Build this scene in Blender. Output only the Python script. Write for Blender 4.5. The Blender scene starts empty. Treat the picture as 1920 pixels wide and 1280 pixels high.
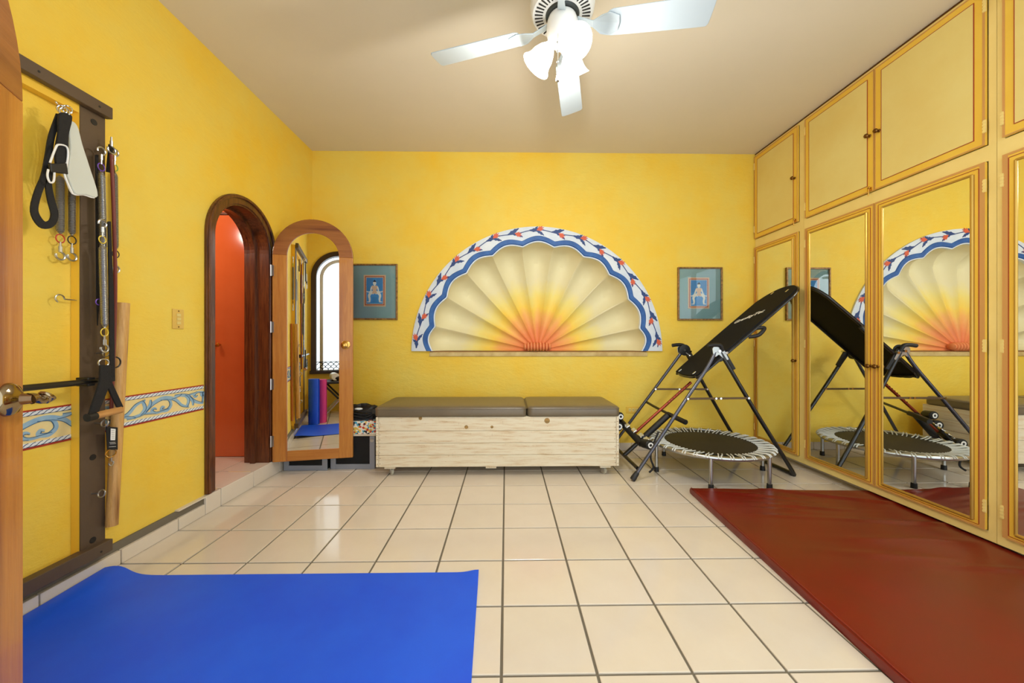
import bpy, bmesh, math, random
from mathutils import Vector, Matrix
random.seed(7)
PI = math.pi
sc = bpy.context.scene
C = sc.collection

# ------------------------------------------------------------------ camera, world, lights, exposure
F_PX, YAW, EYE, HY = 690.0, 0.0158, 1.145, 638.0
cd = bpy.data.cameras.new('camera')
cam = bpy.data.objects.new('camera', cd)
C.objects.link(cam)
cam.location = (0, 0, EYE)
cam.rotation_euler = (PI/2, 0, -YAW)
cd.sensor_width = 36.0
cd.lens = F_PX/1920*36
cd.shift_y = -2.0/1920
cd.clip_start = 0.02
sc.camera = cam
sc.view_settings.view_transform = 'Standard'
sc.view_settings.look = 'None'
sc.view_settings.gamma = 1.0
sc.view_settings.exposure = 0.13
sc.view_settings.use_curve_mapping = False

w = bpy.data.worlds.new('world')
sc.world = w
w.use_nodes = True
bg = w.node_tree.nodes['Background']
bg.inputs['Color'].default_value = (0.84, 0.93, 1.0, 1)
bg.inputs['Strength'].default_value = 2.15

def point(name, loc, power, col, r):
    l = bpy.data.lights.new(name, 'POINT')
    l.energy = power; l.color = col; l.shadow_soft_size = r
    o = bpy.data.objects.new(name, l)
    o.location = loc
    C.objects.link(o)
    return o
LAMP_POWER = 20.0
LAMP_COL = (1.0, 0.96, 0.90)
point('hall_lamp_light', (-2.75, 2.55, 2.25), 17, (1.0, 0.93, 0.82), 0.08)

# ------------------------------------------------------------------ helpers
cy_, sy_ = math.cos(YAW), math.sin(YAW)
def ray(px, py):
    a = (px-960)/F_PX; b = -(py-HY)/F_PX
    return (a*cy_+sy_, -a*sy_+cy_, b)
def on_x(px, py, x):
    d = ray(px, py); t = x/d[0]
    return Vector((x, t*d[1], EYE+t*d[2]))
def on_y(px, py, y):
    d = ray(px, py); t = y/d[1]
    return Vector((t*d[0], y, EYE+t*d[2]))

def tag(o, label=None, cat=None, group=None, kind=None):
    if label: o['label'] = label
    if cat: o['category'] = cat
    if group: o['group'] = group
    if kind: o['kind'] = kind
    return o
def empty(name, loc, label=None, cat=None, group=None, kind=None, rotz=0):
    o = bpy.data.objects.new(name, None)
    o.location = loc; o.rotation_euler = (0, 0, rotz)
    o.empty_display_size = 0.1
    C.objects.link(o)
    return tag(o, label, cat, group, kind)

class MB:
    def __init__(s):
        s.v = []; s.f = []; s.m = []; s.mi = 0
    def add(s, vs, fs):
        n = len(s.v)
        s.v += [tuple(p) for p in vs]
        for f in fs:
            s.f.append(tuple(i+n for i in f)); s.m.append(s.mi)
        return s
    def box(s, x0, x1, y0, y1, z0, z1):
        return s.add([(x0,y0,z0),(x1,y0,z0),(x1,y1,z0),(x0,y1,z0),(x0,y0,z1),(x1,y0,z1),(x1,y1,z1),(x0,y1,z1)],
                     [(0,3,2,1),(4,5,6,7),(0,1,5,4),(1,2,6,5),(2,3,7,6),(3,0,4,7)])
    def obox(s, c, u, v, w_, a, b, d):
        c = Vector(c); u = Vector(u).normalized()*a/2; v = Vector(v).normalized()*b/2; w_ = Vector(w_).normalized()*d/2
        P = [c+i*u+j*v+k*w_ for k in (-1,1) for (i,j) in ((-1,-1),(1,-1),(1,1),(-1,1))]
        return s.add(P, [(0,3,2,1),(4,5,6,7),(0,1,5,4),(1,2,6,5),(2,3,7,6),(3,0,4,7)])
    def tube(s, pts, r, seg=10, closed=False, caps=True):
        pts = [Vector(p) for p in pts]
        n = len(pts)
        rr = r if isinstance(r, (list, tuple)) else [r]*n
        up = Vector((0,0,1)); prev = None
        vs = []
        for i, p in enumerate(pts):
            if closed: t = pts[(i+1)%n]-pts[i-1]
            else: t = pts[min(i+1,n-1)]-pts[max(i-1,0)]
            if t.length < 1e-9: t = Vector((0,0,1))
            t.normalize()
            if prev is None:
                a = t.cross(up)
                if a.length < 1e-3: a = t.cross(Vector((1,0,0)))
            else:
                a = prev - t*prev.dot(t)
                if a.length < 1e-6: a = t.cross(up)
            a.normalize(); prev = a.copy(); b = t.cross(a)
            for k in range(seg):
                q = 2*PI*k/seg
                vs.append(p+(a*math.cos(q)+b*math.sin(q))*rr[i])
        fs = []
        for i in range(n if closed else n-1):
            j = (i+1) % n
            for k in range(seg):
                l = (k+1) % seg
                fs.append((i*seg+k, i*seg+l, j*seg+l, j*seg+k))
        if caps and not closed:
            fs.append(tuple(range(seg))[::-1]); fs.append(tuple((n-1)*seg+k for k in range(seg)))
        return s.add(vs, fs)
    def lathe(s, prof, c=(0,0,0), axis=(0,0,1), seg=24, ref=None):
        ax = Vector(axis).normalized()
        a = Vector(ref) if ref else ax.cross(Vector((0,1,0.01)))
        if a.length < 1e-3: a = ax.cross(Vector((1,0,0)))
        a.normalize(); b = ax.cross(a); c = Vector(c)
        vs = []
        for (r, h) in prof:
            for k in range(seg):
                q = 2*PI*k/seg
                vs.append(c+ax*h+(a*math.cos(q)+b*math.sin(q))*r)
        fs = []
        for i in range(len(prof)-1):
            for k in range(seg):
                l = (k+1) % seg
                fs.append((i*seg+k, i*seg+l, (i+1)*seg+l, (i+1)*seg+k))
        if prof[0][0] > 1e-5: fs.append(tuple(range(seg))[::-1])
        if prof[-1][0] > 1e-5: fs.append(tuple((len(prof)-1)*seg+k for k in range(seg)))
        return s.add(vs, fs)
    def sphere(s, c, r, seg=12, rings=8, sc_=(1,1,1)):
        prof = [(max(r*math.sin(PI*i/rings), 1e-6), -r*math.cos(PI*i/rings)) for i in range(rings+1)]
        n0 = len(s.v)
        s.lathe(prof, (0,0,0), (0,0,1), seg)
        for i in range(n0, len(s.v)):
            x, y, z = s.v[i]
            s.v[i] = (c[0]+x*sc_[0], c[1]+y*sc_[1], c[2]+z*sc_[2])
        return s
    def prism(s, poly, fn, d0, d1):
        """poly: 2D outline; fn(u, v, d) -> 3D point; extruded from d0 to d1"""
        n = len(poly)
        vs = [fn(u, v, d0) for u, v in poly]+[fn(u, v, d1) for u, v in poly]
        fs = [tuple(range(n))[::-1], tuple(range(n, 2*n))]
        for i in range(n):
            j = (i+1) % n
            fs.append((i, j, j+n, i+n))
        return s.add(vs, fs)
    def ribbon(s, pts, widths, fn, d0, d1):
        """flat 2D stroke with width, extruded"""
        n = len(pts)
        L = []; R = []
        for i in range(n):
            a = pts[max(i-1,0)]; b = pts[min(i+1,n-1)]
            tx, ty = b[0]-a[0], b[1]-a[1]
            l = math.hypot(tx, ty) or 1
            nx, ny = -ty/l, tx/l
            wd = (widths[i] if isinstance(widths, (list, tuple)) else widths)/2
            L.append((pts[i][0]+nx*wd, pts[i][1]+ny*wd)); R.append((pts[i][0]-nx*wd, pts[i][1]-ny*wd))
        vs = []
        for i in range(n):
            vs += [fn(*L[i], d0), fn(*R[i], d0), fn(*L[i], d1), fn(*R[i], d1)]
        fs = []
        for i in range(n-1):
            a, b = 4*i, 4*i+4
            fs += [(a+2, a+3, b+3, b+2), (a, a+2, b+2, b), (a+3, a+1, b+1, b+3), (a+1, a, b, b+1)]
        fs += [(0,1,3,2), (4*n-4, 4*n-2, 4*n-1, 4*n-3)]
        return s.add(vs, fs)
    def ring(s, ra, rb, fn, d0, d1, seg=32):
        vs = []
        for k in range(seg):
            q = 2*PI*k/seg; c, n = math.cos(q), math.sin(q)
            vs += [fn(ra*c, ra*n, d0), fn(rb*c, rb*n, d0), fn(rb*c, rb*n, d1), fn(ra*c, ra*n, d1)]
        fs = []
        for k in range(seg):
            a, b = 4*k, 4*((k+1) % seg)
            for i in range(4):
                j = (i+1) % 4
                fs.append((a+i, a+j, b+j, b+i))
        return s.add(vs, fs)
    def mesh(s, name, origin=(0,0,0)):
        me = bpy.data.meshes.new(name)
        o = Vector(origin)
        me.from_pydata([tuple(Vector(p)-o) for p in s.v], [], s.f)
        bm = bmesh.new(); bm.from_mesh(me)
        bmesh.ops.recalc_face_normals(bm, faces=bm.faces)
        bm.to_mesh(me); bm.free()
        me.update()
        return me
    def build(s, name, mat, parent=None, origin=None, smooth=False, bevel=0, bseg=2, label=None, kind=None, sharp=35):
        if parent is not None and origin is None:
            origin = world_origin(parent)
        if origin is None: origin = (0,0,0)
        me = s.mesh(name, origin)
        mats = mat if isinstance(mat, (list, tuple)) else [mat]
        for m in mats: me.materials.append(m)
        if len(mats) > 1:
            for p, i in zip(me.polygons, s.m): p.material_index = i
        if smooth:
            me.shade_smooth()
            try: me.set_sharp_from_angle(angle=math.radians(sharp))
            except Exception: pass
        o = bpy.data.objects.new(name, me)
        C.objects.link(o)
        if parent is not None: o.parent = parent
        else: o.location = origin
        if bevel:
            b = o.modifiers.new('bevel', 'BEVEL'); b.width = bevel; b.segments = bseg; b.limit_method = 'ANGLE'; b.angle_limit = math.radians(40)
            b.harden_normals = False
        if label: o['label'] = label
        if kind: o['kind'] = kind
        return o
def world_origin(o):
    v = Vector((0,0,0))
    while o is not None:
        v = v+o.location; o = o.parent
    return v
def place(name, me, mat, parent, loc, rot=(0,0,0)):
    if mat and not me.materials: me.materials.append(mat)
    o = bpy.data.objects.new(name, me); C.objects.link(o)
    o.parent = parent; o.location = loc; o.rotation_euler = rot
    return o
def catmull(pts, n=8, closed=False):
    pts = [Vector(p) for p in pts]; N = len(pts); out = []
    rng = range(N if closed else N-1)
    for i in rng:
        if closed: p0, p1, p2, p3 = pts[i-1], pts[i], pts[(i+1)%N], pts[(i+2)%N]
        else: p0, p1, p2, p3 = pts[max(i-1,0)], pts[i], pts[i+1], pts[min(i+2,N-1)]
        for k in range(n):
            t = k/n
            out.append(0.5*((2*p1)+(-p0+p2)*t+(2*p0-5*p1+4*p2-p3)*t*t+(-p0+3*p1-3*p2+p3)*t**3))
    if not closed: out.append(pts[-1])
    return out
def c2(pts, n=8, closed=False):
    return [(p.x, p.y) for p in catmull([(a, b, 0) for a, b in pts], n, closed)]

# ------------------------------------------------------------------ materials
def srgb(r, g, b):
    f = lambda c: (c/255/12.92) if c <= 10.3 else ((c/255+0.055)/1.055)**2.4
    return (f(r), f(g), f(b), 1)
def new_mat(name):
    m = bpy.data.materials.new(name); m.use_nodes = True
    nt = m.node_tree
    return m, nt, nt.nodes['Principled BSDF']
def mixcol(nt, fac, a, b):
    n = nt.nodes.new('ShaderNodeMix'); n.data_type = 'RGBA'
    n.inputs[6].default_value = a; n.inputs[7].default_value = b
    nt.links.new(fac, n.inputs[0])
    return n.outputs[2]
def noise(nt, scale, detail=4, rough=0.55, stretch=(1,1,1), coord='Object'):
    tc = nt.nodes.new('ShaderNodeTexCoord'); mp = nt.nodes.new('ShaderNodeMapping')
    mp.inputs['Scale'].default_value = stretch
    nt.links.new(tc.outputs[coord], mp.inputs['Vector'])
    n = nt.nodes.new('ShaderNodeTexNoise')
    n.inputs['Scale'].default_value = scale; n.inputs['Detail'].default_value = detail; n.inputs['Roughness'].default_value = rough
    nt.links.new(mp.outputs[0], n.inputs['Vector'])
    return n.outputs['Fac']
def ramp(nt, fac, stops):
    r = nt.nodes.new('ShaderNodeValToRGB'); e = r.color_ramp.elements
    while len(e) < len(stops): e.new(0.5)
    for i, (p, c) in enumerate(stops):
        e[i].position = p; e[i].color = c
    nt.links.new(fac, r.inputs[0])
    return r.outputs[0]
def bump(nt, p, h, strength, dist=0.01):
    b = nt.nodes.new('ShaderNodeBump'); b.inputs['Strength'].default_value = strength; b.inputs['Distance'].default_value = dist
    nt.links.new(h, b.inputs['Height']); nt.links.new(b.outputs[0], p.inputs['Normal'])
def M(name, col, rough=0.5, metal=0.0, col2=None, nscale=8, stretch=(1,1,1), bmp=0, bscale=None, coat=0, spec=0.5, bdist=0.01):
    m, nt, p = new_mat(name)
    p.inputs['Base Color'].default_value = col
    p.inputs['Roughness'].default_value = rough; p.inputs['Metallic'].default_value = metal
    p.inputs['Coat Weight'].default_value = coat; p.inputs['Specular IOR Level'].default_value = spec
    if col2:
        f = ramp(nt, noise(nt, nscale, 5, 0.6, stretch), [(0.35, (0,0,0,1)), (0.65, (1,1,1,1))])
        nt.links.new(mixcol(nt, f, col, col2), p.inputs['Base Color'])
    if bmp:
        bump(nt, p, noise(nt, bscale or nscale, 5, 0.6, stretch), bmp, bdist)
    return m
def wood(name, a, b, axis, rough=0.4, coat=0.0, scale=6, dark=None):
    m, nt, p = new_mat(name)
    st = [12, 12, 12]; st[axis] = 0.9
    f = ramp(nt, noise(nt, scale, 6, 0.65, tuple(st)), [(0.33, (0,0,0,1)), (0.68, (1,1,1,1))])
    c1 = mixcol(nt, f, a, b)
    if dark:
        g = ramp(nt, noise(nt, scale*0.5, 3, 0.6, tuple(x*0.5 for x in st)), [(0.56, (0,0,0,1)), (0.72, (1,1,1,1))])
        mm = nt.nodes.new('ShaderNodeMix'); mm.data_type = 'RGBA'
        nt.links.new(g, mm.inputs[0]); nt.links.new(c1, mm.inputs[6]); mm.inputs[7].default_value = dark
        c1 = mm.outputs[2]
    nt.links.new(c1, p.inputs['Base Color'])
    p.inputs['Roughness'].default_value = rough; p.inputs['Coat Weight'].default_value = coat
    bump(nt, p, f, 0.15, 0.003)
    return m

YEL, YEL2 = srgb(240, 198, 60), srgb(233, 208, 96)
def plaster(name, a, b):
    m, nt, p = new_mat(name)
    f = ramp(nt, noise(nt, 1.6, 6, 0.62), [(0.32, (0,0,0,1)), (0.70, (1,1,1,1))])
    c = mixcol(nt, f, a, b)
    f2 = ramp(nt, noise(nt, 7, 5, 0.6), [(0.4, (0,0,0,1)), (0.75, (1,1,1,1))])
    mm = nt.nodes.new('ShaderNodeMix'); mm.data_type = 'RGBA'; mm.blend_type = 'MULTIPLY'
    mul = nt.nodes.new('ShaderNodeMath'); mul.operation = 'MULTIPLY'; mul.inputs[1].default_value = 0.35
    nt.links.new(f2, mul.inputs[0]); nt.links.new(mul.outputs[0], mm.inputs[0])
    nt.links.new(c, mm.inputs[6]); mm.inputs[7].default_value = (0.97, 0.90, 0.72, 1)
    nt.links.new(mm.outputs[2], p.inputs['Base Color'])
    p.inputs['Roughness'].default_value = 0.55; p.inputs['Specular IOR Level'].default_value = 0.3
    n1 = noise(nt, 9, 6, 0.7, (1, 1, 2.2))
    bump(nt, p, n1, 0.42, 0.012)
    return m
m_wall = plaster('yellow_plaster', YEL, YEL2)
m_ceil = M('cream_ceiling', srgb(222, 213, 192), 0.8, col2=srgb(226, 216, 195), nscale=1.2, spec=0.2)
m_grout = M('grey_grout', srgb(112, 104, 88), 0.9)
def tile_mat():
    m, nt, p = new_mat('beige_glazed_tile')
    oi = nt.nodes.new('ShaderNodeObjectInfo')
    f = noise(nt, 5, 4, 0.6)
    c = mixcol(nt, f, srgb(216, 204, 186), srgb(226, 217, 202))
    mm = nt.nodes.new('ShaderNodeMix'); mm.data_type = 'RGBA'; mm.blend_type = 'MULTIPLY'; mm.inputs[0].default_value = 1
    r = ramp(nt, oi.outputs['Random'], [(0, (0.955, 0.945, 0.92, 1)), (1, (1, 0.985, 0.975, 1))])
    nt.links.new(c, mm.inputs[6]); nt.links.new(r, mm.inputs[7])
    nt.links.new(mm.outputs[2], p.inputs['Base Color'])
    p.inputs['Roughness'].default_value = 0.11; p.inputs['Specular IOR Level'].default_value = 0.5
    bump(nt, p, noise(nt, 14, 3, 0.5), 0.05, 0.004)
    return m
m_tile = tile_mat()
m_mirror = M('mirror_glass', (0.90, 0.91, 0.88, 1), 0.0, 1.0)
m_gold = M('golden_cabinet_paint', srgb(232, 192, 70), 0.42, col2=srgb(228, 182, 60), nscale=3)
m_cream = M('cream_cabinet_paint', srgb(226, 208, 130), 0.45, col2=srgb(222, 198, 116), nscale=2)
m_frame = M('pale_yellow_face_frame', srgb(238, 214, 134), 0.45, col2=srgb(232, 206, 124), nscale=3)
m_brownline = M('terracotta_border_shadow', srgb(200, 146, 78), 0.5)
m_redline = M('dark_red_painted_line', srgb(158, 62, 30), 0.5)
m_moulding = M('antique_gold_moulding', srgb(196, 158, 74), 0.28, 0.65)
m_brass = M('polished_brass', srgb(205, 160, 80), 0.2, 1.0)
m_oldbrass = M('old_brass', srgb(120, 84, 44), 0.3, 1.0)
m_steel = M('galvanised_steel', srgb(190, 192, 190), 0.28, 1.0)
m_chrome = M('chrome', srgb(215, 215, 212), 0.1, 1.0)
m_black = M('black_rubber', srgb(20, 19, 18), 0.5)
m_blackfab = M('black_nylon_webbing', srgb(16, 15, 16), 0.75, bmp=0.3, nscale=200)
m_blackpow = M('black_powder_coated_steel', srgb(14, 13, 14), 0.3, 0.0, coat=0.3)
m_white = M('white_enamel', srgb(240, 240, 236), 0.3)
m_fanwhite = M('pale_fan_enamel', srgb(178, 190, 196), 0.3)
m_orange = M('orange_lacquer', srgb(196, 92, 42), 0.14, col2=srgb(204, 100, 50), nscale=2, coat=0.3)
m_darkwood_v = wood('dark_walnut_wood', srgb(62, 26, 12), srgb(112, 62, 26), 2, 0.3, 0.3, 5, srgb(34, 14, 8))
m_doorwood_v = wood('honey_door_wood_upright', srgb(170, 104, 36), srgb(192, 130, 54), 2, 0.34, 0.25, 4, srgb(140, 76, 30))
m_doorwood_x = wood('honey_door_wood_level', srgb(164, 98, 34), srgb(186, 124, 50), 0, 0.34, 0.25, 4, srgb(132, 72, 30))
m_archwood = wood('reddish_arch_wood', srgb(136, 80, 34), srgb(158, 98, 46), 0, 0.34, 0.25, 4, srgb(108, 54, 28))
m_polewood = wood('bamboo_pole_wood', srgb(190, 140, 72), srgb(216, 172, 104), 2, 0.45, 0, 9, srgb(132, 86, 40))
m_dowel = wood('oiled_dowel_wood', srgb(170, 118, 60), srgb(204, 152, 90), 1, 0.4)
m_towerbrown = M('dark_brown_paint', srgb(92, 74, 54), 0.5, col2=srgb(84, 66, 48), nscale=4)
m_toweryel = M('amber_paint', srgb(244, 196, 60), 0.5)
m_leatherette = M('brown_leatherette', srgb(104, 92, 72), 0.34, col2=srgb(112, 99, 78), nscale=3, bmp=0.06, bscale=60)
m_redvinyl = M('red_vinyl', srgb(116, 20, 8), 0.34, col2=srgb(106, 30, 12), nscale=2)
m_bluemat = M('blue_foam', srgb(4, 78, 222), 0.5, col2=srgb(12, 90, 230), nscale=2, bmp=0.12, bscale=160, bdist=0.002)
m_pinkmat = M('pink_foam', srgb(222, 60, 140), 0.6)
m_alu = M('grey_aluminium', srgb(150, 156, 168), 0.38, 0.35)
m_blackcloth = M('black_speaker_cloth', srgb(10, 10, 11), 0.8)

def painted_wood():
    m, nt, p = new_mat('whitewashed_plank')
    oi = nt.nodes.new('ShaderNodeObjectInfo')
    tc = nt.nodes.new('ShaderNodeTexCoord'); mp = nt.nodes.new('ShaderNodeMapping')
    mp.inputs['Scale'].default_value = (1.2, 1, 14)
    add = nt.nodes.new('ShaderNodeVectorMath'); add.operation = 'ADD'
    comb = nt.nodes.new('ShaderNodeCombineXYZ')
    ml = nt.nodes.new('ShaderNodeMath'); ml.operation = 'MULTIPLY'; ml.inputs[1].default_value = 30
    nt.links.new(oi.outputs['Random'], ml.inputs[0]); nt.links.new(ml.outputs[0], comb.inputs[0])
    nt.links.new(tc.outputs['Object'], mp.inputs['Vector'])
    nt.links.new(mp.outputs[0], add.inputs[0]); nt.links.new(comb.outputs[0], add.inputs[1])
    n = nt.nodes.new('ShaderNodeTexNoise'); n.inputs['Scale'].default_value = 3.2; n.inputs['Detail'].default_value = 7; n.inputs['Roughness'].default_value = 0.68
    nt.links.new(add.outputs[0], n.inputs['Vector'])
    c = ramp(nt, n.outputs['Fac'], [(0.0, srgb(228, 220, 198)), (0.48, srgb(222, 210, 182)), (0.62, srgb(210, 188, 152)), (0.76, srgb(160, 116, 78))])
    n2 = noise(nt, 60, 3, 0.6, (3.0, 1, 0.5))
    f2 = ramp(nt, n2, [(0.66, (0,0,0,1)), (0.74, (1,1,1,1))])
    mlt = nt.nodes.new('ShaderNodeMath'); mlt.operation = 'MULTIPLY'
    g = ramp(nt, n.outputs['Fac'], [(0.45, (0,0,0,1)), (0.58, (1,1,1,1))])
    nt.links.new(f2, mlt.inputs[0]); nt.links.new(g, mlt.inputs[1])
    mm = nt.nodes.new('ShaderNodeMix'); mm.data_type = 'RGBA'
    nt.links.new(mlt.outputs[0], mm.inputs[0]); nt.links.new(c, mm.inputs[6]); mm.inputs[7].default_value = srgb(150, 106, 66)
    nt.links.new(mm.outputs[2], p.inputs['Base Color'])
    p.inputs['Roughness'].default_value = 0.6
    bump(nt, p, n.outputs['Fac'], 0.25, 0.005)
    return m
m_plank = painted_wood()
m_knot = M('wood_knot', srgb(168, 128, 62), 0.5, col2=srgb(120, 96, 48), nscale=40)

# ------------------------------------------------------------------ room shell
YB, H = 3.826, 3.10          # back wall, ceiling
XL, XC = -2.0, 2.61          # left wall, cabinet front plane
YR = 0.10                    # inner face of the rear wall
P = 0.33                     # tile pitch
GX, GY = -0.0166, 2.908      # one grout crossing

floor = MB().box(-2.02, 3.15, YR-0.2, YB+0.02, -0.12, -0.006).build('floor', m_grout, kind='structure')
tb = MB().box(-0.1595, 0.1595, -0.1595, 0.1595, -0.010, 0.0)
tile_me = None
def tile_at(parent, x0, x1, y0, y1, z=0.0):
    """one tile, cut to its cell"""
    global tile_me
    g = 0.0052
    if abs((x1-x0)-P) < 1e-4 and abs((y1-y0)-P) < 1e-4:
        if tile_me is None:
            b = MB(); a = P/2-g; e = 0.0025
            b.add([(-a,-a,-0.01),(a,-a,-0.01),(a,a,-0.01),(-a,a,-0.01),(-a,-a,-e*0.6),(a,-a,-e*0.6),(a,a,-e*0.6),(-a,a,-e*0.6),
                   (-a+e,-a+e,0),(a-e,-a+e,0),(a-e,a-e,0),(-a+e,a-e,0)],
                  [(0,1,5,4),(1,2,6,5),(2,3,7,6),(3,0,4,7),(4,5,9,8),(5,6,10,9),(6,7,11,10),(7,4,8,11),(8,9,10,11)])
            tile_me = b.mesh('tile'); tile_me.materials.append(m_tile)
        place('tile', tile_me, None, parent, ((x0+x1)/2, (y0+y1)/2, z))
    else:
        cx, cy = (x0+x1)/2, (y0+y1)/2
        b = MB().box(x0+g, x1-g, y0+g, y1-g, -0.01+z, z)
        me = b.mesh('tile', (cx, cy, z)); me.materials.append(m_tile)
        place('tile', me, None, parent, (cx, cy, z))
def cuts(lo, hi, base):
    k = math.ceil((lo-base)/P-1e-6)
    xs = [lo]
    while base+k*P < hi-1e-6:
        if base+k*P > lo+0.02: xs.append(base+k*P)
        k += 1
    xs.append(hi)
    return xs
xs = cuts(-1.985, 2.96, GX); ys = cuts(YR-0.02, YB, GY)
for i in range(len(xs)-1):
    for j in range(len(ys)-1):
        tile_at(floor, xs[i], xs[i+1], ys[j], ys[j+1])

ceiling = MB().box(-2.2, 3.2, -0.1, YB+0.1, H, H+0.1).build('ceiling', m_ceil, kind='structure')

# back wall with the half-round recess
NX, NZ, NR = 0.325, 1.035, 1.235          # hub and radius of the hole in the wall
b = MB()
def back_wall():
    n = 64
    arc = [(NX+NR*math.cos(PI-PI*k/n), NZ+NR*math.sin(PI-PI*k/n)) for k in range(n+1)]
    x0, x1, z0 = -2.2, 3.2, -0.05
    zl = 0.985
    for y in (YB,):
        for k in range(n):
            a, c = arc[k], arc[k+1]
            b.add([(a[0],y,a[1]),(c[0],y,c[1]),(c[0],y,H+.05),(a[0],y,H+.05)], [(0,1,2,3)])
        b.add([(x0,y,z0),(arc[0][0],y,z0),(arc[0][0],y,H+.05),(x0,y,H+.05)], [(0,1,2,3)])
        b.add([(arc[-1][0],y,z0),(x1,y,z0),(x1,y,H+.05),(arc[-1][0],y,H+.05)], [(0,1,2,3)])
        b.add([(arc[0][0],y,z0),(arc[-1][0],y,z0),(arc[-1][0],y,NZ-0.012),(arc[0][0],y,NZ-0.012)], [(0,1,2,3)])
        b.add([(arc[0][0],y,NZ-0.012),(NX-1.115,y,NZ-0.012),(NX-1.115,y,NZ),(arc[0][0],y,NZ)], [(0,1,2,3)])
    # slab behind
    b.box(x0, x1, YB+0.45, YB+0.5, z0, H+.05)
back_wall()
wall_back = b.build('wall_back', m_wall, kind='structure')

# left wall with arched doorway
DY0, DY1, DZS = 2.535, 3.125, 1.87
DC, DR = (DY0+DY1)/2, (DY1-DY0)/2
b = MB()
def arch_wall(y0, y1, dy0, dy1, zs, zb, zt, xa, xb, mapf=None, n=28):
    c, r = (dy0+dy1)/2, (dy1-dy0)/2
    arc = [(c-r*math.cos(PI*k/n), zs+r*math.sin(PI*k/n)) for k in range(n+1)]
    f = mapf or (lambda y, z, x: (x, y, z))
    for x in (xa, xb):
        b.add([f(y0,-.05,x), f(dy0,-.05,x), f(dy0,zt,x), f(y0,zt,x)], [(0,1,2,3)])
        b.add([f(dy1,-.05,x), f(y1,-.05,x), f(y1,zt,x), f(dy1,zt,x)], [(0,1,2,3)])
        if zb > 0: b.add([f(dy0,-.05,x), f(dy1,-.05,x), f(dy1,zb,x), f(dy0,zb,x)], [(0,1,2,3)])
        for k in range(n):
            a, d = arc[k], arc[k+1]
            b.add([f(a[0],a[1],x), f(d[0],d[1],x), f(d[0],zt,x), f(a[0],zt,x)], [(0,1,2,3)])
    path = [(dy0, zb)]+arc+[(dy1, zb)]
    for k in range(len(path)-1):
        a, d = path[k], path[k+1]
        b.add([f(a[0],a[1],xa), f(d[0],d[1],xa), f(d[0],d[1],xb), f(a[0],a[1],xb)], [(0,1,2,3)])
    b.add([f(dy0,zb,xa), f(dy1,zb,xa), f(dy1,zb,xb), f(dy0,zb,xb)], [(0,1,2,3)])
arch_wall(-0.1, YB+0.05, DY0, DY1, DZS, 0.12, H+.05, XL, XL-0.17)
wall_left = b.build('wall_left', m_wall, kind='structure')

# rear wall: arched window beside the camera, then the doorway the photograph is taken from
WC, WR, WS, WB = -1.51, 0.40, 2.16, 0.66
b = MB()
arch_wall(-2.0, -0.72, WC-WR, WC+WR, WS, WB, H+.05, YR, YR-0.16, mapf=lambda u, z, x: (u, x, z))
b.box(-0.72, -0.70, YR-0.16, YR, 0, H)
wall_rear = b.build('wall_rear', m_wall, kind='structure')
right_wall = MB().box(3.12, 3.17, -0.1, YB+0.05, -0.05, H).build('wall_right', m_wall, kind='structure')

# window in the rear wall
m_darkframe = M('dark_window_frame', srgb(48, 28, 22), 0.4)
win = empty('window_1', (WC, YR, WB), kind='structure')
fy = lambda u, v, d: (WC+u, d, v)
def arch_path(r, zs, zb, n=24):
    return [(-r, zb)]+[(-r*math.cos(PI*k/n), zs+r*math.sin(PI*k/n)) for k in range(n+1)]+[(r, zb)]
MB().ribbon(arch_path(WR+0.005, WS, WB-0.02), 0.075, fy, YR-0.10, YR+0.03).build('frame', m_darkframe, win)
MB().box(WC-WR-0.06, WC+WR+0.06, YR-0.12, YR+0.06, WB-0.05, WB).build('sill', m_darkframe, win)
gr = MB()
for row in range(3):
    for k in range(-5, 6):
        cx = k*0.08+(0.04 if row % 2 else 0)
        if abs(cx) > WR-0.05: continue
        gr.tube([(WC+cx+0.04*math.cos(q*PI/8), YR-0.06, WB+0.005+row*0.04+0.04*math.sin(q*PI/8)) for q in range(9)], 0.006, 5)
gr.tube([(WC-WR, YR-0.06, WB+0.135), (WC+WR, YR-0.06, WB+0.135)], 0.006, 6)
gr.build('iron_grille', m_black, win)
MB().ribbon(arch_path(WR-0.10, WS, WB, 20)[:14], 0.05, fy, YR-0.09, YR-0.06).build('shutter_edge', M('pale_shutter', srgb(215, 215, 220), .5), win)
m_glass, nt_, p_ = new_mat('window_glass')
p_.inputs['Transmission Weight'].default_value = 1.0; p_.inputs['Roughness'].default_value = 0.0; p_.inputs['IOR'].default_value = 1.0

# baseboards and the tiled step under the doorway
bl = empty('baseboard_left', (XL, 1.3, 0), kind='structure')
ycut = cuts(0.10, 2.447, GY)
for j in range(len(ycut)-1):
    MB().box(XL, -1.972, ycut[j]+0.003, ycut[j+1]-0.003, 0.001, 0.072).build('tile', m_tile, bl, bevel=0.002, bseg=1)
bb = empty('baseboard_back', (0, YB, 0), kind='structure')
xcut = cuts(-1.98, 2.60, GX)
for j in range(len(xcut)-1):
    MB().box(xcut[j]+0.003, xcut[j+1]-0.003, YB-0.014, YB, 0.001, 0.078).build('tile', m_tile, bb, bevel=0.002, bseg=1)
step = empty('trim_1', (-2.0, 2.9, 0), kind='structure')
MB().box(-3.7, -1.988, 1.5, YB, 0.0, 0.113).build('step_base', m_grout, step)
yc = cuts(2.447, 3.40, GY)
for j in range(len(yc)-1):
    MB().box(-1.988, -1.972, yc[j]+0.003, yc[j+1]-0.003, 0.001, 0.117).build('tile', m_tile, step, bevel=0.002, bseg=1)
xc = [-1.972, -2.24, -2.57, -2.90, -3.23, -3.6]
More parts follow.
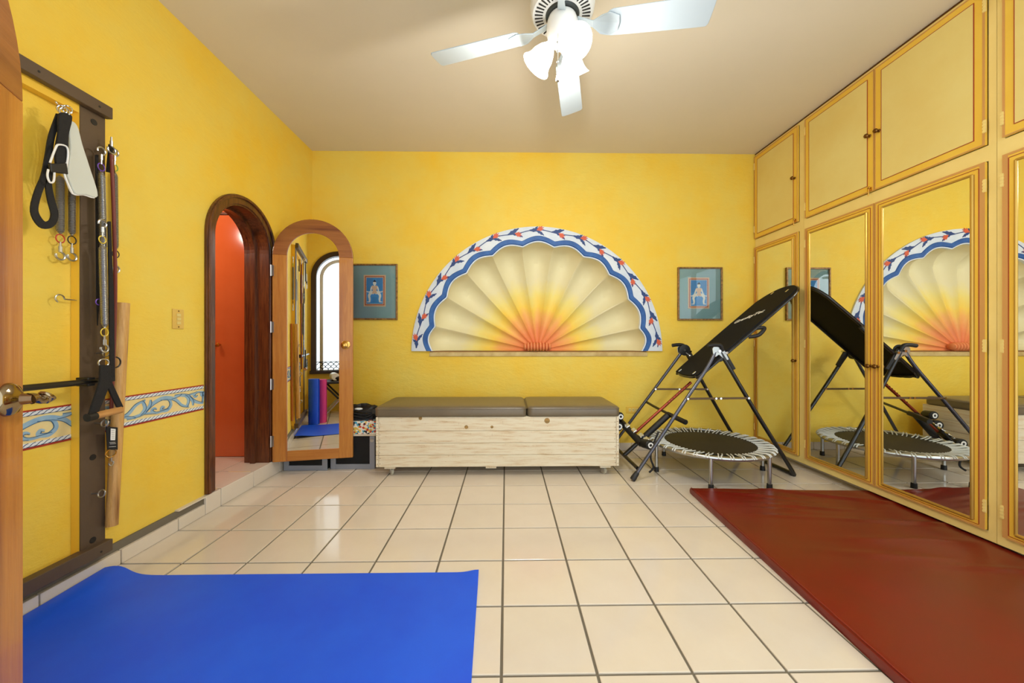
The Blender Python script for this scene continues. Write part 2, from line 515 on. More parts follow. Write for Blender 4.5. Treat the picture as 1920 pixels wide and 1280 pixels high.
yc2 = [1.918, 2.248, 2.578, 2.908, 3.238, 3.40]
for i in range(len(xc)-1):
    for j in range(len(yc2)-1):
        if i == 0 and j == 0: continue
        MB().box(xc[i+1]+0.004, xc[i]-0.002, yc2[j]+0.004, yc2[j+1]-0.004, 0.112, 0.121).build('tile', m_tile, step)

# hall behind the doorway: walls, ceiling, orange closet
m_hallwall = M('orange_hall_paint', srgb(214, 120, 70), 0.5)
m_hallceil = M('pale_hall_ceiling', srgb(236, 222, 206), 0.6)
MB().box(-3.75, -3.65, 1.4, YB, 0, 2.75).build('wall_hall_left', m_hallwall, kind='structure')
MB().box(-3.7, -2.17, 1.4, 1.5, 0, 2.75).build('wall_hall_near', m_hallwall, kind='structure')
MB().box(-3.7, -2.17, 1.4, YB, 2.60, 2.7).build('ceiling_hall', m_hallceil, kind='structure')
MB().box(-3.7, -2.165, 3.42, 3.48, 0, 2.75).build('wall_hall_far', m_hallwall, kind='structure')
cl = empty('hall_closet', (-2.7, 3.40, 0.121), 'glossy orange closet with two plain doors seen through the arched doorway', 'closet')
MB().box(-3.64, -2.175, 3.30, 3.415, 0.122, 0.135).build('carcass', m_orange, cl, bevel=0.003)
MB().box(-3.64, -2.175, 3.30, 3.415, 2.26, 2.59).build('header', m_orange, cl, bevel=0.003)
d = MB().box(-2.607, -2.18, 3.272, 3.298, 0.124, 2.245).build('door', m_orange, cl, bevel=0.004)
MB().lathe([(0.008,0),(0.008,0.02),(0.018,0.03),(0.021,0.042),(0.014,0.055),(1e-5,0.06)], on_y(413.5, 646, 3.272), (0,-1,0), 14).build('knob', m_brass, d, smooth=True)
d = MB().box(-3.05, -2.612, 3.29, 3.31, 0.124, 2.245).build('door', m_orange, cl, bevel=0.004)
MB().lathe([(0.008,0),(0.008,0.02),(0.018,0.03),(0.021,0.042),(0.014,0.055),(1e-5,0.06)], on_y(403.5, 646, 3.29), (0,-1,0), 14).build('knob', m_brass, d, smooth=True)
MB().box(-3.64, -2.175, 3.285, 3.30, 2.255, 2.275).build('header_line', m_darkwood_v, cl)

# arched casing and jamb liner
cas = empty('door_1', (XL, DC, 0.12), kind='structure')
fx = lambda u, v, d: (d, DC+u, v)
MB().ribbon(arch_path(DR+0.033, DZS, 0.124, 30), 0.070, fx, XL+0.001, XL+0.022).build('casing', m_darkwood_v, cas, bevel=0.004)
MB().ribbon(arch_path(DR+0.052, DZS, 0.124, 30), 0.022, fx, XL+0.02, XL+0.034).build('moulding', m_darkwood_v, cas, bevel=0.005)
MB().ribbon(arch_path(DR-0.001, DZS, 0.122, 30), 0.022, fx, XL-0.19, XL+0.012).build('jamb', m_darkwood_v, cas)
MB().ribbon(arch_path(DR-0.022, DZS, 0.122, 30), 0.024, fx, XL-0.13, XL-0.09).build('door_stop', m_darkwood_v, cas)

# ------------------------------------------------------------------ arched door leaves
def arched_leaf(root, L, zb, zs, ztop_r, thick, stile, brail, mats, mirror=False, top=None, sgn=1):
    """leaf along local +x from the hinge, face towards local -y"""
    f = lambda u, v, d: (u, d, v)
    R = L/2; r = R-stile
    def arc(rad, n=24): return [(R-rad*math.cos(PI*k/n), zs+rad*math.sin(PI*k/n)) for k in range(n+1)]
    t = thick
    # everything in root-local coordinates
    o = Vector((0,0,0))
    top = top or stile
    ri, dz = R-stile, R-top
    MB().box(0, stile, -t/2, t/2, zb, zs).build('stile', mats[0], root, origin=o, bevel=0.003)
    MB().box(L-stile, L, -t/2, t/2, zb, zs).build('stile', mats[0], root, origin=o, bevel=0.003)
    MB().box(stile, L-stile, -t/2, t/2, zb, zb+brail).build('bottom_rail', mats[1], root, origin=o, bevel=0.003)
    n = 30
    bb_ = MB()
    vs = []; fs = []
    for k in range(n+1):
        q = PI*k/n
        for (rx, rz) in ((R, R), (ri, dz)):
            for dd in (-t/2, t/2):
                vs.append((R-rx*math.cos(q), dd, zs+rz*math.sin(q)))
    for k in range(n):
        a = 4*k; c = a+4
        fs += [(a, c, c+2, a+2), (a+1, a+3, c+3, c+1), (a, a+1, c+1, c), (a+2, c+2, c+3, a+3)]
    fs += [(0, 2, 3, 1), (4*n, 4*n+1, 4*n+3, 4*n+2)]
    bb_.add(vs, fs).build('arch_rail', mats[2], root, origin=o, bevel=0.003)
    poly = [(stile, zb+brail), (L-stile, zb+brail)]+[(R+ri*math.cos(PI*k/n), zs+dz*math.sin(PI*k/n)) for k in range(n+1)]
    if mirror:
        MB().prism(poly, f, -t/2+0.006, -t/2+0.010).build('mirror', m_mirror, root, origin=o)
        MB().prism(poly, f, -t/2+0.012, t/2-0.004).build('back_panel', mats[0], root, origin=o)
    else:
        MB().prism(poly, f, -t/2+0.012, t/2-0.012).build('panel', mats[0], root, origin=o)

md = empty('mirror_door', (-1.968, 3.140, 0.12), 'open arched wooden door with a tall mirror set in it', 'door', rotz=math.radians(11.3))
LW = 0.632
arched_leaf(md, LW, 0.0, 2.184-0.12-LW/2, None, 0.035, 0.112, 0.088, (m_doorwood_v, m_doorwood_x, m_archwood), mirror=True, top=0.118)
MB().lathe([(0.038,0),(0.038,0.003),(0.032,0.007),(0.014,0.009),(0.012,0.016),(0.020,0.022),(0.026,0.032),(0.023,0.042),(0.012,0.046),(0.01,0.043),(1e-5,0.043)],
           (LW-0.058, -0.0175, 0.985), (0,-1,0), 24).build('knob', m_brass, md, origin=(0,0,0), smooth=True)
for pz in (507, 613, 720, 827):
    z = EYE-(pz-HY)*3.09/F_PX-0.12
    hb = MB().box(-0.012, 0.012, -0.024, -0.018, z-0.045, z+0.045)
    hb.tube([(-0.008,-0.027,z-0.047),(-0.008,-0.027,z+0.047)], 0.006, 8)
    hb.build('hinge', m_steel, md, origin=(0,0,0))

# entry door beside the camera
hx, hy = -0.675, 0.125
ex, ey = -1.052, 0.797
ang = math.atan2(ey-hy, ex-hx); Lm = math.hypot(ex-hx, ey-hy)
ed = empty('entry_door', (hx, hy, 0.01), 'open honey brown entry door with arched top, at the left beside the camera', 'door', rotz=ang)
# local +x runs hinge -> free edge; the seen face (towards +X world) is local -y
arched_leaf(ed, Lm, 0.0, 1.645, None, 0.038, 0.13, 0.2, (m_doorwood_v, m_doorwood_x, m_archwood), mirror=False)
m_lev = M('dark_nickel_brass', srgb(150, 132, 104), 0.12, 1.0)
lh = MB().lathe([(0.034,0),(0.034,0.003),(0.030,0.010),(0.018,0.016),(0.012,0.02),(0.010,0.036)], (Lm-0.052, -0.019, 1.015), (0,-1,0), 28)
lh.build('rosette', m_lev, ed, origin=(0,0,0), smooth=True)
lev = catmull([(Lm-0.054,-0.050,1.015),(Lm-0.048,-0.053,1.016),(Lm-0.038,-0.054,1.011),(Lm-0.026,-0.054,1.008),(Lm-0.018,-0.055,1.010),(Lm-0.012,-0.058,1.016)], 5)
nl = len(lev)
MB().tube(lev, [0.0125-0.0045*math.sin(PI*min(1, i/(nl-1)*1.1)) + (0.002 if i > nl*0.7 else 0) for i in range(nl)], 12).build('lever', m_lev, ed, origin=(0,0,0), smooth=True)

# ------------------------------------------------------------------ shell niche
Rb = [0, 12.5]+[12.5+17.12*k for k in range(1, 9)]+[166.6, 180]
def flute(th):
    d_ = math.degrees(th)
    for i in range(len(Rb)-1):
        if d_ <= Rb[i+1]+1e-9:
            f = (d_-Rb[i])/(Rb[i+1]-Rb[i]); f = min(max(f, 0), 1)
            if i == 0: f = 0.5*f+0.5 if False else f
            return f
    return 1.0
def rim(th):
    f = flute(th)
    return 1.088+0.045*math.sin(PI*f)**1.1
niche = empty('shell_niche', (NX, YB, NZ), 'half-round plaster shell niche painted as a rising sun on the back wall', 'niche')
def shell_mat():
    m, nt, p = new_mat('sunburst_shell_paint')
    tc = nt.nodes.new('ShaderNodeTexCoord')
    mp = nt.nodes.new('ShaderNodeMapping'); mp.inputs['Scale'].default_value = (1, 0, 1)
    nt.links.new(tc.outputs['Object'], mp.inputs['Vector'])
    ln = nt.nodes.new('ShaderNodeVectorMath'); ln.operation = 'LENGTH'
    nt.links.new(mp.outputs[0], ln.inputs[0])
    # angle for streaks
    sep = nt.nodes.new('ShaderNodeSeparateXYZ'); nt.links.new(mp.outputs[0], sep.inputs[0])
    at = nt.nodes.new('ShaderNodeMath'); at.operation = 'ARCTAN2'
    nt.links.new(sep.outputs[2], at.inputs[0]); nt.links.new(sep.outputs[0], at.inputs[1])
    cmb = nt.nodes.new('ShaderNodeCombineXYZ'); nt.links.new(at.outputs[0], cmb.inputs[0]); 
    n = nt.nodes.new('ShaderNodeTexNoise'); n.inputs['Scale'].default_value = 3.4; n.inputs['Detail'].default_value = 5; n.inputs['Roughness'].default_value = 0.6
    nt.links.new(cmb.outputs[0], n.inputs['Vector'])
    n2 = noise(nt, 7, 5, 0.6)
    s1 = nt.nodes.new('ShaderNodeMath'); s1.operation = 'MULTIPLY_ADD'; s1.inputs[1].default_value = 0.42; nt.links.new(n.outputs['Fac'], s1.inputs[0]); nt.links.new(ln.outputs[1], s1.inputs[2])
    s2 = nt.nodes.new('ShaderNodeMath'); s2.operation = 'MULTIPLY_ADD'; s2.inputs[1].default_value = 0.16; nt.links.new(n2, s2.inputs[0]); nt.links.new(s1.outputs[0], s2.inputs[2])
    s3 = nt.nodes.new('ShaderNodeMath'); s3.operation = 'MULTIPLY'; s3.inputs[1].default_value = 0.75; nt.links.new(s2.outputs[0], s3.inputs[0])
    c = ramp(nt, s3.outputs[0], [(0.26, srgb(222, 112, 62)), (0.38, srgb(230, 140, 80)), (0.48, srgb(236, 172, 92)), (0.57, srgb(240, 204, 84)), (0.68, srgb(236, 218, 128)), (0.80, srgb(230, 220, 176))])
    nt.links.new(c, p.inputs['Base Color']); p.inputs['Roughness'].default_value = 0.6
    bump(nt, p, noise(nt, 60, 4, 0.6), 0.12, 0.004)
    return m
m_shell = shell_mat()
vs, fs = [], []
NT = 264; RHO = [0.075, 0.12, 0.2, 0.3, 0.4, 0.5, 0.6, 0.7, 0.78, 0.85, 0.90, 0.94, 0.97, 0.99, 1.0, 1.004]
for i in range(NT+1):
    th = PI*i/NT
    f = flute(th); R_ = rim(th)
    cup = 1-(2*f-1)**2
    for rho in RHO:
        r = rho*R_
        base = 0.03+0.145*min(1, rho/0.8)
        dep = base+0.115*rho**1.1*cup
        if rho > 0.85: 
            k = min(1, (rho-0.85)/0.15); dep *= math.sqrt(max(0, 1-k*k))*0.82+0.18*(1-k)
        if rho > 1.0: dep = -0.0
        vs.append((NX+r*math.cos(th), YB+max(dep, 0.0), NZ+r*math.sin(th)))
nr = len(RHO)
for i in range(NT):
    for j in range(nr-1):
        fs.append((i*nr+j, (i+1)*nr+j, (i+1)*nr+j+1, i*nr+j+1))
MB().add(vs, fs).build('shell', m_shell, niche, smooth=True, sharp=30)
# hub scroll
for k in range(9):
    x = NX-0.128+0.032*k
    rb_ = MB()
    rb_.sphere((x, YB+0.015, NZ+0.045), 0.05, 10, 8, (0.37, 0.9, 0.95 if 0 < k < 8 else 0.7))
    rb_.build('hub_rib', M('terracotta_hub', srgb(230, 138, 84), 0.6) if k == 0 else bpy.data.materials['terracotta_hub'], niche, smooth=True)
# band around it
FR0, FR1 = 1.0, 1.30
vs, fs = [], []
N2 = 264
for i in range(N2+1):
    th = PI*i/N2
    ri = rim(th)-0.004; ro = 1.302-0.012*math.sin(th)
    c_, s_ = math.cos(th), math.sin(th)
    for (r, y) in ((ri, YB+0.01), (ri, YB-0.022), (ri+0.02, YB-0.026), (ro-0.03, YB-0.026), (ro, YB-0.018), (ro, YB+0.001)):
        vs.append((NX+r*c_, y, NZ+r*s_))
for i in range(N2):
    for j in range(5):
        fs.append((i*6+j, (i+1)*6+j, (i+1)*6+j+1, i*6+j+1))
fs.append(tuple(range(6))); fs.append(tuple(N2*6+k for k in range(6)))
m_band = M('white_painted_plaster', srgb(226, 232, 236), 0.55, col2=srgb(206, 218, 228), nscale=5, bmp=0.1, bscale=60)
MB().add(vs, fs).build('band', m_band, niche, smooth=True)
m_blue = M('cobalt_painted_line', srgb(52, 104, 172), 0.55, col2=srgb(34, 84, 150), nscale=14)
m_navy = M('navy_leaf_paint', srgb(36, 66, 122), 0.55)
m_flower = M('coral_flower_paint', srgb(212, 92, 56), 0.55)
vs, fs = [], []
for i in range(N2+1):
    th = PI*i/N2
    r0 = rim(th)+0.006
    c_, s_ = math.cos(th), math.sin(th)
    for (r, y) in ((r0, YB-0.024), (r0+0.008, YB-0.034), (r0+0.045, YB-0.034), (r0+0.055, YB-0.024)):
        vs.append((NX+r*c_, y, NZ+r*s_))
for i in range(N2):
    for j in range(3):
        fs.append((i*4+j, (i+1)*4+j, (i+1)*4+j+1, i*4+j+1))
MB().add(vs, fs).build('wavy_line', m_blue, niche, smooth=True)
# vine with flowers in polar coordinates (s = arc position, t = radial offset)
RV = 1.243
def pol(s, t, d):
    th = PI-s/RV; r = RV+t
    return (NX+r*math.cos(th), YB-0.026-d, NZ+r*math.sin(th))
vine = MB(); leaf = MB(); flo = MB()
Ltot = PI*RV
S = [0.04+(Ltot-0.08)*k/200 for k in range(201)]
stem = [(s, 0.012*math.sin(s/Ltot*PI*17)) for s in S]
vine.ribbon(stem, 0.0085, pol, 0.0, 0.0016)
def lobed(cx, cz, ang, L_, W_, lobes=3):
    """little acanthus leaf outline"""
    top = []; bot = []
    n = 12
    for k in range(n+1):
        u = k/n
        w_ = W_*math.sin(PI*min(u*0.92+0.05, 1))**0.8*(1-0.35*abs(math.sin(PI*u*lobes)))
        bend = 0.22*L_*u*u
        top.append((u*L_, w_/2+bend)); bot.append((u*L_, -w_/2*0.7+bend))
    pts = top+bot[::-1]
    ca, sa = math.cos(ang), math.sin(ang)
    return [(cx+x*ca-y*sa, cz+x*sa+y*ca) for x, y in pts]
def petal_fan(cx, cz, ang, L_):
    out = []
    for a, l in ((-0.62, 0.7), (-0.46, 0.62), (-0.32, 1.0), (-0.20, 0.72), (-0.04, 1.05), (0.10, 0.74), (0.26, 1.0), (0.42, 0.6), (0.60, 0.72)):
        out.append((l*L_*math.cos(a), l*L_*math.sin(a)*0.9))
    out = [(0, 0)]+out
    ca, sa = math.cos(ang), math.sin(ang)
    return [(cx+x*ca-y*sa, cz+x*sa+y*ca) for x, y in out]
nm = 17
for k in range(nm):
    s0 = Ltot*(k+0.5)/nm
    up = 1 if k % 2 == 0 else -1
    z0 = 0.012*math.sin(s0/Ltot*PI*17)
    for (o_, pts_, th_, m__) in (
        ('leaf', lobed(s0-0.085, z0*0.5, -0.12*up, 0.130, 0.054), 0.0022, m_navy),
        ('leaf', [(x, -y+2*z0*0.4) for x, y in lobed(s0-0.02, z0*0.4, 0.3, 0.100, 0.040)], 0.0026, m_navy),
        ('leaf', lobed(s0-0.035, z0*0.6, up*0.6, 0.052, 0.030, 2), 0.0020, m_navy),
        ('flower', petal_fan(s0-0.012, z0*0.4, up*0.42, 0.080), 0.0034, m_flower)):
        MB().prism(pts_, pol, 0.0, th_).build(o_, m__, niche)
vine.build('vine_stem', m_navy, niche)
# ledge and floor of the recess
m_ledge = M('dusty_cream_plaster', srgb(214, 190, 128), 0.7, col2=srgb(190, 160, 100), nscale=8)
MB().box(NX-1.118, NX+1.15, YB-0.012, YB+0.30, NZ-0.055, NZ-0.012).build('ledge', m_ledge, niche, bevel=0.004)
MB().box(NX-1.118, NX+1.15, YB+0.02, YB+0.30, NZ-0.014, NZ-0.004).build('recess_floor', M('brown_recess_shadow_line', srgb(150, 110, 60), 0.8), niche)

# ------------------------------------------------------------------ painted border on the left wall
m_pcream = M('pale_border_paint', srgb(236, 220, 158), 0.6, col2=srgb(238, 208, 140), nscale=9)
m_pred = M('red_border_paint', srgb(164, 44, 28), 0.6)
m_pwhite = M('white_rope_paint', srgb(228, 234, 236), 0.6)
m_pnavy = M('dark_blue_rope_paint', srgb(40, 70, 110), 0.6)
m_plight = M('light_blue_scroll_paint', srgb(158, 190, 208), 0.6, col2=srgb(134, 172, 200), nscale=25)
m_pteal = M('deep_blue_scroll_paint', srgb(60, 104, 142), 0.6)
tr = empty('trim_2', (XL, 1.4, 0.77), kind='structure')
wf = lambda u, v, d: (XL+d, u, v)
def border(y0, y1, tr):
    zb, zt = 0.692, 0.850
    MB().box(XL-0.001, XL+0.0012, y0, y1, zb, zt).build('ground', m_pcream, tr)
    MB().box(XL, XL+0.0022, y0, y1, zt-0.004, zt+0.003).box(XL, XL+0.0022, y0, y1, zb-0.004, zb+0.004).build('red_line', m_pred, tr)
    n = int((y1-y0)/0.024)
    for (zc, nm_) in ((zt-0.013, 1), (zb+0.014, 1)):
        MB().box(XL, XL+0.0018, y0, y1, zc-0.0085, zc+0.0085).build('rope_ground', m_pwhite, tr)
        rp = MB()
        for k in range(n):
            u = y0+(k+0.5)*(y1-y0)/n
            rp.ribbon(c2([(u-0.016, zc-0.008), (u-0.006, zc-0.005), (u+0.004, zc+0.004), (u+0.014, zc+0.008)], 3), [0.0022]*10, wf, 0, 0.003)
        rp.box(XL, XL+0.003, y0, y1, zc-0.0095, zc-0.008)
        rp.build('rope_strands', m_pnavy, tr)
    sc_, dk = MB(), MB()
    lift = [0]
    per = 0.56; zc = (zb+zt)/2
    k = -1
    def stroke(pts, wd, y_off, flip):
        p_ = [(y_off+x, zc+(-z if flip else z)) for x, z in c2(pts, 6)]
        p_ = [q for q in p_ if y0 < q[0] < y1]
        if len(p_) < 3: return
        m_ = len(p_)
        ws = [wd*(0.25+0.75*math.sin(PI*min(1, 0.12+0.8*i/(m_-1)))) for i in range(m_)]
        lift[0] = (lift[0]+1) % 7
        dz_ = lift[0]*0.00025
        sc_.ribbon(p_, ws, wf, 0.0013+dz_, 0.0022+dz_)
        off = []
        for i in range(m_):
            a = p_[max(i-1,0)]; e = p_[min(i+1,m_-1)]
            tx, tz = e[0]-a[0], e[1]-a[1]; l = math.hypot(tx, tz) or 1
            sg = -1 if not flip else 1
            off.append((p_[i][0]-sg*tz/l*ws[i]*0.45, p_[i][1]+sg*tx/l*ws[i]*0.45))
        dk.ribbon(off, 0.0021, wf, 0.0013+dz_, 0.0042+dz_)
    while True:
        base = 2.30+(-7+k)*per/2
        k += 1
        if base > y1: break
        fl = (k % 2 == 0)
        # main stem, two curls and short leaves
        stroke([(-0.05,-0.040),(0.03,-0.030),(0.09,0.015),(0.16,0.038),(0.23,0.020),(0.28,-0.025),(0.33,-0.042)], 0.022, base, fl)
        stroke([(0.14,0.034),(0.19,0.026),(0.205,-0.010),(0.18,-0.036),(0.145,-0.030),(0.15,-0.012),(0.165,-0.016)], 0.020, base, fl)
        stroke([(0.02,-0.032),(0.045,-0.005),(0.04,0.025),(0.028,0.040)], 0.018, base, fl)
        stroke([(0.05,-0.018),(0.075,0.012),(0.078,0.040)], 0.016, base, fl)
        stroke([(0.04,-0.030),(0.09,-0.034),(0.11,-0.040)], 0.013, base, fl)
        stroke([(0.19,-0.032),(0.115,-0.040),(0.085,-0.022),(0.10,-0.010),(0.115,-0.018)], 0.014, base, fl)
        stroke([(0.21,0.028),(0.25,0.036),(0.275,0.046)], 0.012, base, fl)
    sc_.build('scroll', m_plight, tr)
    dk.build('scroll_outline', m_pteal, tr)
border(0.12, 2.462, tr)

# ------------------------------------------------------------------ wardrobe wall
def wardrobe(y_far, y_near, doors, label, hinge_near):
    """doors: list of (y_far, y_near, knob side) columns"""
    ca = empty('wardrobe', (XC, (y_far+y_near)/2, 0.0), label, 'wardrobe')
    xf = XC+0.006
    fb = MB()
    # carcass sides, back, shelf
    fb.box(xf+0.02, 3.10, y_near, y_near+0.02, 0.07, 3.098).box(xf+0.02, 3.10, y_far-0.02, y_far, 0.07, 3.098)
    fb.box(3.08, 3.10, y_near+0.02, y_far-0.02, 0.07, 3.098).box(xf+0.02, 3.08, y_near+0.02, y_far-0.02, 2.14, 2.16).box(xf+0.02, 3.08, y_near+0.02, y_far-0.02, 0.07, 0.09)
    fb.build('carcass', m_frame, ca)
    fr = MB()
    ends = [(y_far, doors[0][0]), (doors[-1][1], y_near)]
    fr.box(xf, xf+0.02, y_near, y_far, 3.066, 3.098)
    fr.box(xf, xf+0.02, y_near, y_far, 2.118, 2.203)
    fr.box(xf, xf+0.02, y_near, y_far, 0.062, 0.113)
    for a, c in ends:
        fr.box(xf, xf+0.02, c, a, 0.113, 2.118).box(xf, xf+0.02, c, a, 2.203, 3.066)
    fr.build('face_frame', m_frame, ca)
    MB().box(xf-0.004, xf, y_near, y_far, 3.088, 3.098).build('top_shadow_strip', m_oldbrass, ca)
    MB().box(2.72, 2.74, y_near, y_far, 0.002, 0.066).build('plinth', m_tile, ca)
    for (a, c, knob) in doors:
        for up in (True, False):
            z0, z1 = (2.206, 3.062) if up else (0.117, 2.114)
            ya, yc_ = a-0.002, c+0.002
            dr = MB().box(XC-0.012, XC+0.005, yc_, ya, z0, z1).build('door', m_gold, ca, bevel=0.003)
            # terracotta outer border; on upper doors it paints in the thin shadow lines
            bo = MB(); e = 0.008 if up else 0.012; x0, x1 = XC-0.0135, XC-0.011
            hs = 0.022 if not up else 0.010
            bo.box(x0, x1, yc_, ya, z1-e, z1).box(x0, x1, yc_, ya, z0, z0+e*0.8)
            wn = hs if knob == 'far' else e*0.7; wf_ = hs if knob == 'near' else e*0.7
            bo.box(x0, x1, yc_, yc_+wn, z0+e*0.8, z1-e).box(x0, x1, ya-wf_, ya, z0+e*0.8, z1-e)
            bo.build('border_shadow_line', m_brownline, dr)
            ins = 0.048 if up else 0.052
            if up:
                MB().box(XC-0.0145, XC-0.0115, yc_+ins, ya-ins, z0+ins, z1-ins).build('panel', m_cream, dr)
                ln = MB(); t = 0.0035; x0, x1 = XC-0.0155, XC-0.0115
                ln.box(x0, x1, yc_+ins-t, ya-ins+t, z0+ins-t, z0+ins).box(x0, x1, yc_+ins-t, ya-ins+t, z1-ins, z1-ins+t)
                ln.box(x0, x1, yc_+ins-t, yc_+ins, z0+ins, z1-ins).box(x0, x1, ya-ins, ya-ins+t, z0+ins, z1-ins)
                ln.build('painted_line', m_redline, dr)
                kz = 2.605
            else:
                MB().box(XC-0.0135, XC-0.011, yc_+ins, ya-ins, z0+0.036, z1-0.05).build('mirror', m_mirror, dr)
                mo = MB()
                ry0, ry1, rz0, rz1 = yc_+ins, ya-ins, z0+0.036, z1-0.05
                for p1, p2, rr in (((ry0,rz0),(ry0,rz1),0.010), ((ry1,rz0),(ry1,rz1),0.007), ((ry0,rz0),(ry1,rz0),0.009), ((ry0,rz1),(ry1,rz1),0.007)):
                    mo.tube([(XC-0.013, p1[0], p1[1]), (XC-0.013, p2[0], p2[1])], rr, 10)
                mo.build('moulding', m_moulding, dr, smooth=True)
                ln = MB(); t = 0.003; x0, x1 = XC-0.0145, XC-0.0115; q = 0.026
                ln.box(x0, x1, yc_+q, ya-q, z0+q*0.7-t, z0+q*0.7).box(x0, x1, yc_+q, ya-q, z1-q, z1-q+t)
                ln.box(x0, x1, yc_+q-t, yc_+q, z0+q*0.7, z1-q).box(x0, x1, ya-q, ya-q+t, z0+q*0.7, z1-q)
                ln.build('painted_line', m_redline, dr)
                kz = 0.963
            ky = yc_+0.022 if knob == 'near' else ya-0.022
            if up: ky = yc_+0.030 if knob == 'near' else ya-0.030
            MB().lathe([(0.011,0),(0.011,0.003),(0.006,0.006),(0.006,0.014),(0.013,0.020),(0.016,0.028),(0.012,0.035),(1e-5,0.038)], (XC-0.0125, ky, kz), (-1,0,0), 16).build('knob', m_oldbrass, dr, smooth=True)
            # hinges on the other side
            hyy = ya+0.000 if knob == 'near' else yc_-0.000
            for hz in ((z0+0.10, z1-0.10) if up else (z0+0.13, (z0+z1)/2, z1-0.13)):
                h_ = MB().box(XC-0.016, XC-0.010, hyy-0.006, hyy+0.006, hz-0.035, hz+0.035)
                for q in range(4): h_.box(XC-0.018, XC-0.012, hyy-0.007, hyy+0.007, hz-0.032+q*0.017, hz-0.022+q*0.017)
                h_.build('hinge', m_frame, dr)
            if up and knob == 'near':
                ky2 = ky-0.004
                l_ = MB().box(XC-0.022, XC-0.012, ky2-0.012, ky2+0.012, z0+0.004, z0+0.028).tube([(XC-0.024, ky2, z0+0.02), (XC-0.026, ky2, z0-0.03)], 0.0035, 6)
                l_.sphere((XC-0.024, ky2, z0+0.026), 0.009, 8, 6).build('latch', m_brass, dr)
    return ca
wardrobe(YB-0.002, 3.195, [(3.815, 3.240, 'near')], 'narrow single-door wardrobe unit in the back corner, mirror below', True)
wardrobe(3.193, 1.922, [(3.163, 2.557, 'near'), (2.555, 1.955, 'far')], 'wide two-door wardrobe unit behind the inversion table', True)
wardrobe(1.920, 0.64, [(1.888, 1.28, 'near'), (1.278, 0.67, 'far')], 'wardrobe unit cut off by the right edge of the photo', True)

# ------------------------------------------------------------------ framed pictures
m_mat_teal = M('teal_mount_board', srgb(128, 166, 156), 0.7, col2=srgb(140, 172, 170), nscale=3)
m_picframe = M('mottled_bronze_frame', srgb(92, 62, 32), 0.4, 0.3, col2=srgb(170, 128, 66), nscale=40)
m_border1 = M('tan_print_border', srgb(222, 184, 138), 0.7)
m_border2 = M('rust_print_border', srgb(178, 96, 66), 0.7)
m_pblue = M('turquoise_print', srgb(54, 148, 196), 0.6, col2=srgb(70, 150, 206), nscale=10)
m_skin = M('pale_figure_print', srgb(230, 230, 212), 0.6)
m_vest = M('buff_vest_print', srgb(222, 188, 150), 0.6)
m_ink = M('blue_ink', srgb(26, 84, 140), 0.6)
m_hair = M('dark_hair_print', srgb(26, 28, 44), 0.6)
def clear_glass():
    m = bpy.data.materials.new('picture_glass'); m.use_nodes = True
    nt = m.node_tree; nt.nodes.clear()
    out = nt.nodes.new('ShaderNodeOutputMaterial'); mx = nt.nodes.new('ShaderNodeMixShader')
    t = nt.nodes.new('ShaderNodeBsdfTransparent'); g = nt.nodes.new('ShaderNodeBsdfGlossy'); g.inputs['Roughness'].default_value = 0.02
    fr = nt.nodes.new('ShaderNodeFresnel'); fr.inputs['IOR'].default_value = 1.45
    nt.links.new(fr.outputs[0], mx.inputs[0]); nt.links.new(t.outputs[0], mx.inputs[1]); nt.links.new(g.outputs[0], mx.inputs[2])
    nt.links.new(mx.outputs[0], out.inputs[0])
    return m
m_pglass = clear_glass()
